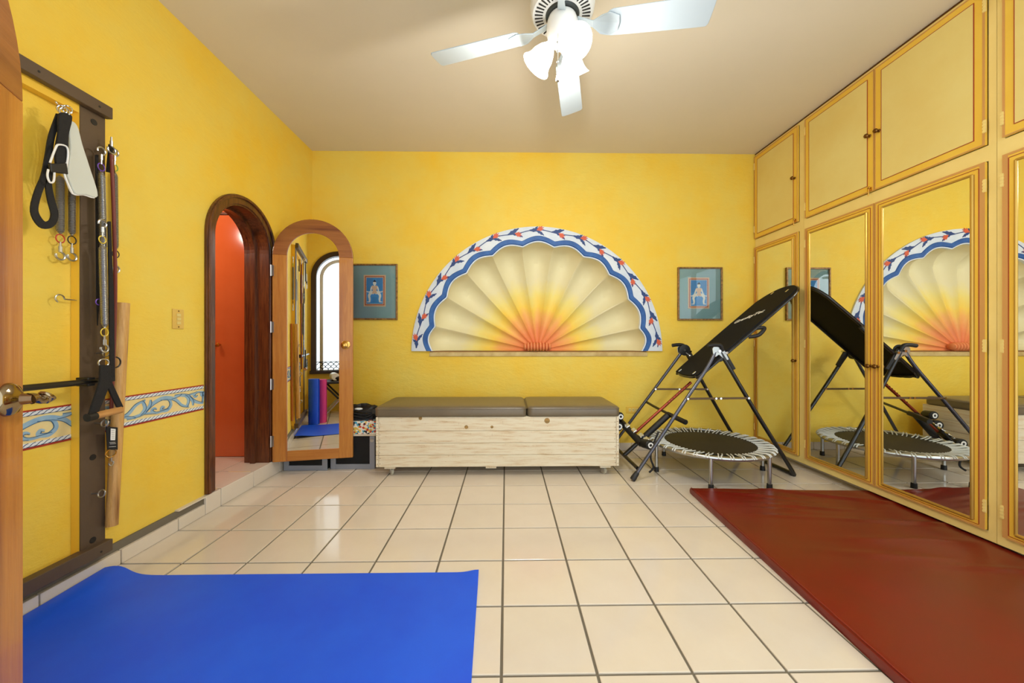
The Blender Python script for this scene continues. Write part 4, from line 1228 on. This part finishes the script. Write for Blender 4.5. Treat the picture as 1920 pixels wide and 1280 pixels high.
for k in range(nb_):
    l = (k+1) % nb_
    fs.append((border_idx[k], border_idx[l], n0+l, n0+k)); fs.append((n0+k, n0+l, n1+l, n1+k))
fs.append(tuple(n1+k for k in range(nb_)))
MB().add(vs, fs).build('pad', m_redvinyl, rm, smooth=True, sharp=50)
sb = [L0+dirX*0.006+dirY*(Lm2*k/60)+V(0,0,Hm+0.001+0.0012*math.sin(k*1.7)) for k in range(61)]
MB().tube(sb, 0.0022, 5).build('seam', M('red_seam', srgb(130, 34, 28), .4), rm, smooth=True)

ym = empty('yoga_mat', (-1.0, 1.5, 0), 'unrolled blue yoga mat on the tiles at the front left', 'mat')
vs, fs = [], []
nu, nv = 100, 30
x0_, x1_, y0_, y1_ = -1.965, -0.135, 1.19, 1.812
for j in range(nv+1):
    for i in range(nu+1):
        u, v = i/nu, j/nv
        x = x0_+(x1_-x0_)*u+0.02*(1-v)*u; y = y0_+(y1_-y0_)*v
        cl_ = math.exp(-((x+1.93)/0.12)**2)
        z = 0.002+0.030*cl_*(0.45+0.55*v)+0.0025*math.sin(x*4+1)*math.sin(y*5)**2
        cr_ = math.exp(-((x+0.14)/0.05)**2-((y-1.812)/0.06)**2)
        z += 0.012*cr_
        vs.append((x, y+0.03*math.exp(-((x+1.91)/0.09)**2)*v, max(z, 0.002)))
N_ = len(vs)
vs += [(x, y, z+0.005) for x, y, z in vs]
for j in range(nv):
    for i in range(nu):
        a = j*(nu+1)+i
        fs.append((a, a+nu+1, a+nu+2, a+1)); fs.append((N_+a, N_+a+1, N_+a+nu+2, N_+a+nu+1))
for i in range(nu):
    fs.append((i, i+1, N_+i+1, N_+i)); a = nv*(nu+1)+i; fs.append((a+1, a, N_+a, N_+a+1))
for j in range(nv):
    a = j*(nu+1); fs.append((a+nu+1, a, N_+a, N_+a+nu+1)); a += nu; fs.append((a, a+nu+1, N_+a+nu+1, N_+a))
MB().add(vs, fs).build('sheet', m_bluemat, ym, smooth=True, sharp=50)

# rolled mats and stool that only the door mirror shows
def roll(x, y, r, h, mat, label):
    o = empty('rolled_mat', (x, y, 0.001), label, 'mat', 'rolled mats reflected in the door mirror')
    pts = []
    turns = 5
    n = 100
    for k in range(n+1):
        q = 2*PI*turns*k/n; rr = r*(0.18+0.82*k/n)-0.004
        pts.append((x+rr*math.cos(q), y+rr*math.sin(q)))
    MB().ribbon(pts, 0.007, lambda u, v, d: (u, v, d), 0.001, h).build('coil', mat, o, smooth=True)
roll(-1.83, 1.105, 0.072, 0.62, m_bluemat, 'blue rolled mat standing upright in the door mirror')
roll(-1.735, 1.00, 0.060, 0.60, m_pinkmat, 'pink rolled mat standing upright in the door mirror')
st = empty('folding_stool', (-1.52, 0.50, 0), 'black folding stool with crossed silver legs seen in the door mirror', 'stool')
MB().box(-1.78, -1.26, 0.30, 0.72, 0.50, 0.535).build('seat', m_black, st, bevel=0.012)
MB().tube([V(-1.76,0.72,0.012), V(-1.30,0.72,0.50)], 0.018, 10).tube([V(-1.76,0.32,0.012), V(-1.30,0.32,0.50)], 0.018, 10).build('leg', m_steel, st, smooth=True)
MB().tube([V(-1.30,0.69,0.012), V(-1.74,0.69,0.50)], 0.014, 10).tube([V(-1.30,0.35,0.012), V(-1.74,0.35,0.50)], 0.014, 10).build('leg', m_black, st, smooth=True)
fb_ = empty('foam_rollers', (-1.52, 0.5, 0.536), 'white and black foam roller lying on the folding stool in the mirror', 'roller')
MB().lathe([(0.05,-0.10),(0.058,-0.09),(0.058,0.09),(0.05,0.10)], (-1.60, 0.52, 0.594), (0.2,1,0), 20).build('roller_body', m_white, fb_, smooth=True)
MB().lathe([(0.03,-0.13),(0.035,-0.125),(0.035,0.125),(0.03,0.13)], (-1.50, 0.60, 0.572), (1,0.2,0), 20).build('roller_core', m_black, fb_, smooth=True)

# ------------------------------------------------------------------ spring tower on the left wall
tw = empty('spring_tower', (XL, 1.35, 0), 'brown wall-mounted spring tower frame on the yellow left wall', 'wall frame')
XF = -1.96
ya, yb2 = 1.722, 1.828
MB().box(XL+0.001, XF-0.002, ya, yb2, 0.15, 2.262).build('backing_batten', m_toweryel, tw)
MB().box(XF-0.002, XF+0.002, ya+0.001, yb2, 0.15, 2.262).build('upright_board', m_towerbrown, tw)
MB().box(XL+0.001, XF-0.002, 0.92, 1.04, 0.15, 2.262).build('backing_batten', m_toweryel, tw)
MB().box(XF-0.002, XF+0.002, 0.92, 1.04, 0.15, 2.262).build('upright_board', m_towerbrown, tw)
MB().box(XL+0.001, XF-0.002, 1.04, ya, 2.19, 2.262).build('backing_batten', m_toweryel, tw)
MB().box(XL+0.001, XF-0.012, 0.9, yb2-0.02, 0.105, 0.15).build('backing_batten', m_toweryel, tw)
MB().box(XF+0.002, -1.926, 0.88, 1.834, 2.226, 2.282).build('top_rail', m_towerbrown, tw, bevel=0.003)
MB().box(XF-0.01, -1.926, 0.88, 1.834, 0.118, 0.176).build('bottom_rail', m_towerbrown, tw, bevel=0.003)
sc1 = MB()
for (px, py) in ((73, 134), (187, 200), (190, 1034)):
    p = on_x(px, py, -1.926); sc1.tube([p+V(-0.001,0,0), p+V(0.001,0,0)], 0.005, 8)
sc1.build('screws', m_black, tw)
bh = MB()
for (px, py) in ((176, 229), (174, 857), (174, 1012)):
    p = on_x(px, py, XF+0.002)
    bh.tube([p+V(-0.002,0,0), p+V(0.0015,0,0)], 0.014, 14)
bh.build('bolt_holes', m_black, tw)
def eye_hook(px, py, x0, parent, name='eye_hook', r=0.016, out=0.03, open_=False):
    p = on_x(px, py, x0)
    b_ = MB().tube([p, p+V(out,0,0)], 0.003, 8)
    n = 18 if not open_ else 13
    b_.tube([p+V(out+r*(1-math.cos(2*PI*k/18)), 0.3*r*math.sin(2*PI*k/18), r*math.sin(2*PI*k/18)) for k in range(n)], 0.0028, 8, closed=not open_)
    return b_.build(name, m_steel, parent, smooth=True)
for (px, py) in ((181, 662), (178, 793), (172, 925)):
    eye_hook(px, py, XF+0.002, tw)
for (px, py, z_) in ((152, 213, 0), (146, 563, 0)):
    y_, z_ = ya, on_x(px, py, -1.975).z
    hb_ = MB().tube([(-1.975, ya+0.001, z_), (-1.975, ya-0.045, z_)], 0.003, 8)
    hb_.tube([(-1.975+0.003*k/12, ya-0.045-0.018*(1-math.cos(2*PI*k/18)), z_+0.018*math.sin(2*PI*k/18)) for k in range(13)], 0.003, 8)
    hb_.build('cup_hook', m_steel, tw, smooth=True)

coil_cache = {}
def coil_pts(p0, p1, r, turns, seg_per=9):
    p0, p1 = Vector(p0), Vector(p1); d_ = p1-p0; L_ = d_.length; t = d_.normalized()
    a = t.cross(V(1,0,0)); a.normalize(); b_ = t.cross(a)
    n = int(turns*seg_per); out = []
    for k in range(n+1):
        u = k/n; q = 2*PI*turns*u
        e = min(1, 0.25+u*14, 0.25+(1-u)*14)
        out.append(p0+d_*u+(a*math.cos(q)+b_*math.sin(q))*r*e)
    return out
def hook_clip(p, s=1.0):
    """swivel snap hook hanging below p"""
    b_ = MB()
    b_.tube([p, p+V(0,0,-0.02*s)], 0.0035*s, 8)
    b_.tube([p+V(0,0,-0.02*s), p+V(0,0,-0.045*s)], 0.006*s, 8)
    q0 = p+V(0,0,-0.062*s)
    b_.tube([q0+V(0.0, 0.017*s*math.sin(2*PI*k/16), 0.017*s*math.cos(2*PI*k/16)) for k in range(14)], 0.0042*s, 8)
    return b_
def ringo(c, r, th=0.0022, tall=1.15, ax_='x'):
    pts = []
    for k in range(20):
        q = 2*PI*k/20
        if ax_ == 'x': pts.append(Vector(c)+V(0, r*math.sin(q), r*tall*math.cos(q)))
        else: pts.append(Vector(c)+V(r*math.sin(q)*0.8, r*math.sin(q)*0.6, r*tall*math.cos(q)))
    return MB().tube(pts, th, 7, closed=True)
def spring(top_px, bot_px, x, rad, label, ring_top=None, ring_bot=None, colour=None, clip=True, turns=70, group='long springs hanging on the tower'):
    p0, p1 = on_x(*top_px, x), on_x(*bot_px, x)
    r = empty('exercise_spring', p0, label, 'spring', group)
    MB().tube(coil_pts(p0, p1, rad, turns), rad*0.16+0.0008, 5).build('coil', colour or m_steel, r, smooth=True)
    MB().tube([p0+V(0,0,-0.01), p1+V(0,0,0.01)], rad*0.82, 10).build('cord_core', m_greycore, r, smooth=True)
    if ring_top:
        ringo(p0+V(0,0,0.022), 0.015).build('ring', ring_top, r, smooth=True)
        c = hook_clip(V(0,0,0)); 
        cc = MB(); cc.v = [tuple(V(v[0], v[1], -v[2])+p0+V(0,0,0.036)) for v in c.v]; cc.f = c.f; cc.m = c.m
        cc.build('snap_hook', m_steel, r, smooth=True)
    if ring_bot:
        ringo(p1+V(0,0,-0.022), 0.016).build('ring', ring_bot, r, smooth=True)
        if clip: hook_clip(p1+V(0,0,-0.036)).build('snap_hook', m_steel, r, smooth=True)
    return r
m_greycore = M('grey_cord', srgb(120, 118, 112), 0.6)
m_redring = M('red_coated_ring', srgb(190, 40, 30), 0.35)
m_purple = M('purple_coated_ring', srgb(110, 70, 180), 0.35)
m_yring = M('yellow_coated_ring', srgb(226, 196, 60), 0.35)
m_green = M('green_coated_ring', srgb(120, 170, 60), 0.35)
m_darksteel = M('dark_spring_steel', srgb(150, 148, 140), 0.32, 0.7)
spring((113, 330), (113, 438), -1.972, 0.0115, 'left grey spring with red ring under the white padded strap', None, m_redring, m_darksteel, turns=44)
spring((135, 330), (135, 441), -1.968, 0.0105, 'right grey spring with black ring under the white padded strap', None, m_black, m_darksteel, turns=44)
spring((190, 322), (194, 470), -1.905, 0.0115, 'grey spring on a purple ring, topmost on the brown board', m_purple, None, m_steel, turns=60)
spring((192, 458), (196, 614), -1.885, 0.0125, 'pale spring between two yellow rings, above the wooden handle', m_yring, m_yring, m_steel, clip=True, turns=66)
spring((215, 322), (217, 468), -1.975, 0.0105, 'grey spring hanging right of the brown board', m_green, m_black, m_darksteel, turns=56)

p0, p1 = on_x(209, 290, -1.90), on_x(209, 770, -1.90)
rr_ = empty('elastic_rope', p0, 'long red elastic cord hanging at the edge of the brown board', 'rope')
pm = on_x(214, 420, -1.90); pm2 = on_x(216, 560, -1.90)
MB().tube(catmull([p0, pm, pm2, p1], 10), 0.0072, 10).build('cord_body', M('red_brown_cord', srgb(112, 40, 22), 0.5), rr_, smooth=True)
ringo(p0+V(0,0,0.02), 0.012).build('ring', m_black, rr_, smooth=True)
hook_clip(p0+V(0,0,0.085)).build('snap_hook', m_steel, rr_, smooth=True)
wfn = lambda x: (lambda u, v, d: tuple(on_x(u, v, x)+Vector((d, 0, 0))))
def pixpoly(pts, x, th):
    b_ = MB()
    return b_.prism(pts, wfn(x), 0, th)
kx = empty('black_pull_strap', on_x(200, 500, -1.93), 'long black strap beside the red cord on the tower', 'strap')
pixpoly([(178,290),(183,290),(184,420),(186,560),(182,610),(180,560),(179,420)], -1.940, 0.004).build('strap_left', m_blackfab, kx)
pixpoly([(201,415),(206,415),(212,560),(214,714),(205,716),(203,560)], -1.885, 0.005).build('strap_right', m_blackfab, kx)
pixpoly([(203,270),(208,272),(213,325),(198,322)], -1.925, 0.008).build('top_loop', m_blackfab, kx)
ringo(on_x(217, 679, -1.90), 0.022, 0.0035).build('ring', m_blackpow, kx, smooth=True)
tags = MB()
for (px, py) in ((185, 566), (204, 566)):
    ringo_ = ringo(on_x(px, py, -1.90), 0.012, 0.002); tags.add(ringo_.v, ringo_.f)
tags.build('purple_rings', m_purple, kx, smooth=True)

# padded cuff and black strap
cf = empty('padded_cuff', on_x(118, 205, -1.88), 'white padded cuff with black straps hanging from the upper hook', 'cuff')
def S(l): return [(x/3.2, 80+y/3.2) for x, y in l]
m_pad = M('pale_grey_padding', srgb(206, 210, 200), 0.7)
padpts = S(c2([(405,470),(448,500),(478,610),(520,740),(572,918),(500,912),(435,905),(400,830),(385,780),(405,640),(398,540)], 4, True))
pixpoly(padpts, -1.895, 0.014).build('pad', m_pad, cf, bevel=0.004)
MB().tube([on_x(u, v, -1.888) for u, v in padpts], 0.0032, 6, closed=True).build('white_piping', m_white, cf, smooth=True)
pixpoly(S(c2([(345,425),(410,432),(418,470),(398,560),(392,700),(330,740),(322,640),(338,540)], 4, True)), -1.885, 0.012).build('upper_strap', m_blackfab, cf, bevel=0.003)
lp = S([(350,430),(305,560),(285,680),(262,800),(222,900),(200,1010),(245,1088),(300,1085),(322,1030),(300,940),(285,840),(300,740)])
lpts = c2(lp, 5)
MB().ribbon(lpts, [11+3*math.sin(PI*i/(len(lpts)-1)) for i in range(len(lpts))], wfn(-1.90), 0, 0.006).build('loop_strap', m_blackfab, cf)
pixpoly(S([(285,725),(385,722),(395,790),(290,775)]), -1.875, 0.012).build('buckle', m_black, cf, bevel=0.003)
MB().tube([on_x(u, v, -1.868) for u, v in S(c2([(300,720),(330,640),(350,612),(400,625),(408,680),(395,760)], 5))], 0.0035, 7).build('white_piping', m_white, cf, smooth=True)
MB().tube([on_x(u, v, -1.868) for u, v in S(c2([(290,760),(285,800),(300,838),(322,830),(326,780),(318,752)], 5))], 0.0035, 7).build('white_piping', m_white, cf, smooth=True)
MB().tube([on_x(u, v, -1.868) for u, v in S(c2([(385,785),(405,840),(435,905)], 5))], 0.0035, 7).build('white_piping', m_white, cf, smooth=True)
hk = MB()
for k in range(3):
    c = on_x(116+k*5, 205+(k % 2)*4, -1.885)
    rg = ringo(c, 0.014, 0.003, ax_='y'); hk.add(rg.v, rg.f)
hk.build('snap_hooks', m_chrome, cf, smooth=True)

# trapeze handle: strap, wooden dowel
th_ = empty('strap_handle', on_x(200, 690, -1.87), 'black strap handle with short wooden dowel on the brown board', 'handle')
XH = -1.87
pixpoly([(185,684),(204,684),(205,712),(228,762),(220,770),(200,728),(177,783),(163,778),(184,715)], XH, 0.01).build('strap', m_blackfab, th_, bevel=0.002)
d0, d1 = on_x(176, 780, XH+0.005), on_x(226, 768, XH+0.005)
MB().tube([d0, d1], 0.0165, 16).build('dowel', m_dowel, th_, smooth=True)
MB().tube([d0+(d0-d1).normalized()*0.028, d0+(d1-d0).normalized()*0.006], 0.018, 14).build('end_cap', m_black, th_, smooth=True)
ringo(on_x(194, 680, XH), 0.022, 0.0032, 0.8).build('ring', m_steel, th_, smooth=True)

# push-through bar
pbx = empty('push_bar', on_x(60, 724, -1.90), 'black horizontal bar running from the entry door to the tower', 'bar')
q0, q1 = on_x(184, 716, -1.91), on_x(30, 726, -1.91)
q0.z = q1.z = (q0.z+q1.z)/2
MB().tube([V(-1.91, q0.y, q0.z), V(-1.91, 0.95, q0.z)], 0.0135, 12).build('tube', m_blackpow, pbx, smooth=True)
MB().box(-1.957, -1.90, q0.y-0.05, q0.y-0.02, q0.z-0.02, q0.z+0.02).build('bracket', m_black, pbx, bevel=0.003)

# wooden pole
pl = empty('wooden_pole', on_x(209, 985, -1.955), 'speckled wooden pole leaning on the wall right of the tower', 'pole')
MB().tube([on_x(209.5, 985, -1.930), on_x(232, 568, -1.945)], 0.0235, 18).build('pole', m_polewood, pl, smooth=True)
p2 = empty('thin_batten', on_x(203, 985, -1.98), 'thin reddish batten behind the speckled wooden pole', 'batten')
MB().tube([on_x(207, 984, -1.986), on_x(223, 568, -1.986)], 0.011, 8).build('batten', wood('red_batten_wood', srgb(170, 92, 36), srgb(190, 112, 50), 2), p2, smooth=True)

# webbing tag with carabiner
wt = empty('webbing_tag', on_x(208, 800, -1.92), 'black webbing tag with white label and carabiner, below the handle', 'strap')
pixpoly([(197,799),(219,801),(219,843),(200,843)], -1.915, 0.006).build('webbing', m_blackfab, wt, bevel=0.002)
pixpoly([(207.5,803),(216.5,804),(215.5,825),(207,825)], -1.908, 0.001).build('label_patch', m_white, wt)
tg = MB()
for (v, a0, a1) in ((829, 205, 216), (831.5, 206, 217), (837, 204, 217)):
    tg.prism([(a0, v), (a1, v-0.8), (a1, v+0.3), (a0, v+1.1)], wfn(-1.908), 0, 0.001)
for k in range(5):
    tg.prism([(209, 806+k*3.6), (214.5, 806+k*3.6), (214.5, 807+k*3.6), (209, 807+k*3.6)], wfn(-1.9065), 0, 0.0006)
tg.build('printing', M('grey_print', srgb(170, 168, 164), .6), wt)
ringo(on_x(208, 849, -1.912), 0.024, 0.0028, 0.8).build('ring', m_brass, wt, smooth=True)
hook_clip(on_x(208.5, 854, -1.912), 0.6).build('snap_hook', m_steel, wt, smooth=True)

# ------------------------------------------------------------------ ceiling fan
FX, FY, FZ = 0.283, 1.85, 2.72
fan = empty('ceiling_fan', (FX, FY, H), 'white ceiling fan with four blades and three lit glass shades', 'ceiling fan')
MB().lathe([(0.07,0),(0.075,-0.03),(0.05,-0.07),(0.02,-0.08)], (FX, FY, H-0.001), (0,0,1), 28).build('canopy', m_white, fan, smooth=True)
MB().tube([(FX, FY, H-0.07), (FX, FY, 2.90)], 0.014, 12).build('down_rod', m_white, fan, smooth=True)
MB().lathe([(0.04,2.93),(0.12,2.92),(0.158,2.89),(0.162,2.83),(0.158,2.80),(0.150,2.785),(0.085,2.780)], (FX, FY, 0), (0,0,1), 40).build('motor_housing', m_white, fan, smooth=True)
MB().lathe([(0.086,2.782),(0.082,2.77),(0.04,2.765),(0.04,2.76)], (FX, FY, 0), (0,0,1), 32).build('motor_core', M('dark_motor_gap', srgb(70, 74, 72), 0.4, 0.5), fan, smooth=True)
sl = MB()
for k in range(40):
    q = 2*PI*k/40
    c, s = math.cos(q), math.sin(q)
    sl.obox((FX+0.119*c, FY+0.119*s, 2.7815), (c,s,0), (-s,c,0), (0,0,1), 0.040, 0.0055, 0.004)
sl.build('vent_slots', m_black, fan)
MB().lathe([(0.07,2.765),(0.078,2.74),(0.080,2.70),(0.072,2.66),(0.05,2.635),(0.03,2.625),(0.012,2.60),(1e-5,2.598)], (FX, FY, 0), (0,0,1), 32).build('switch_housing', m_white, fan, smooth=True)
for a in (162, 76, -9, -100):
    q = math.radians(a); c, s = math.cos(q), math.sin(q)
    u = V(c, s, 0); v = V(-s, c, 0); pit = math.radians(-13)
    vv = v*math.cos(pit)+V(0,0,1)*math.sin(pit); nn = u.cross(vv)
    O = V(FX, FY, FZ)
    f = lambda x, y, d, u=u, vv=vv, nn=nn, O=O: O+u*x+vv*y+nn*d
    ir = MB().prism([(0.075,-0.02),(0.075,0.02),(0.15,0.016),(0.19,0.045),(0.23,0.055),(0.275,0.035),(0.28,0.0),(0.275,-0.035),(0.23,-0.055),(0.19,-0.045),(0.15,-0.016)], lambda x, y, d: f(x, y, d)+V(0,0,0.035*max(0, 1-(x-0.075)/0.1)), -0.012, -0.006)
    ir.build('blade_iron', m_fanwhite, fan, bevel=0.002)
    bl_ = c2([(0.215,-0.035),(0.235,-0.060),(0.30,-0.064),(0.66,-0.072),(0.705,-0.066),(0.712,-0.04),(0.712,0.04),(0.705,0.066),(0.66,0.072),(0.30,0.064),(0.235,0.060),(0.215,0.035)], 3, True)
    MB().prism(bl_, f, -0.005, 0.001).build('blade', m_fanwhite, fan, bevel=0.002)
m_shade, nt, p = new_mat('lit_frosted_glass')
p.inputs['Base Color'].default_value = (0.95, 0.96, 0.96, 1); p.inputs['Roughness'].default_value = 0.3
p.inputs['Emission Color'].default_value = (1.0, 0.97, 0.90, 1); p.inputs['Emission Strength'].default_value = 2.6
for k, a in enumerate((168, 290, 52)):
    q = math.radians(a); u = V(math.cos(q), math.sin(q), 0)
    base = V(FX, FY, 2.655)+u*0.048
    axd = (u*0.62+V(0,0,-0.78)).normalized()
    arm = MB().tube(catmull([V(FX, FY, 2.66)+u*0.04, base+V(0,0,0.005), base+axd*0.02], 4), 0.012, 10)
    arm.build('lamp_arm', m_white, fan, smooth=True)
    pr_ = [(0.022,0.0),(0.028,0.012),(0.044,0.035),(0.056,0.065),(0.060,0.09),(0.068,0.110),(0.078,0.125)]
    prof = pr_+[(r_-0.003, h_) for r_, h_ in pr_[::-1]]
    MB().lathe(prof, base+axd*0.015, axd, 28).build('glass_shade', m_shade, fan, smooth=True, label='glowing frosted glass bell shade')
    bp = base+axd*0.10
    MB().sphere(tuple(bp), 0.026, 14, 10).build('bulb', m_bulb if k else (lambda: globals().__setitem__('m_bulb', M('lit_bulb', (1,1,1,1), .5)) or m_bulb)(), fan, smooth=True)
    lo = point('fan_lamp_light', tuple(base+axd*0.165), LAMP_POWER, LAMP_COL, 0.04)
mb_ = m_bulb.node_tree.nodes['Principled BSDF']; mb_.inputs['Emission Color'].default_value = (1, 0.97, 0.9, 1); mb_.inputs['Emission Strength'].default_value = 12
ch = MB()
ch.tube([(FX-0.03, FY-0.055, 2.645), (FX-0.032, FY-0.057, 2.44)], 0.0016, 5)
for z in (2.60, 2.555, 2.505, 2.45): ch.sphere((FX-0.031, FY-0.056, z), 0.006, 8, 6)
ch.lathe([(0.004,0),(0.008,-0.02),(0.009,-0.035),(1e-5,-0.04)], (FX-0.032, FY-0.057, 2.445), (0,0,1), 10)
ch.build('pull_chain', m_steel, fan, smooth=True)
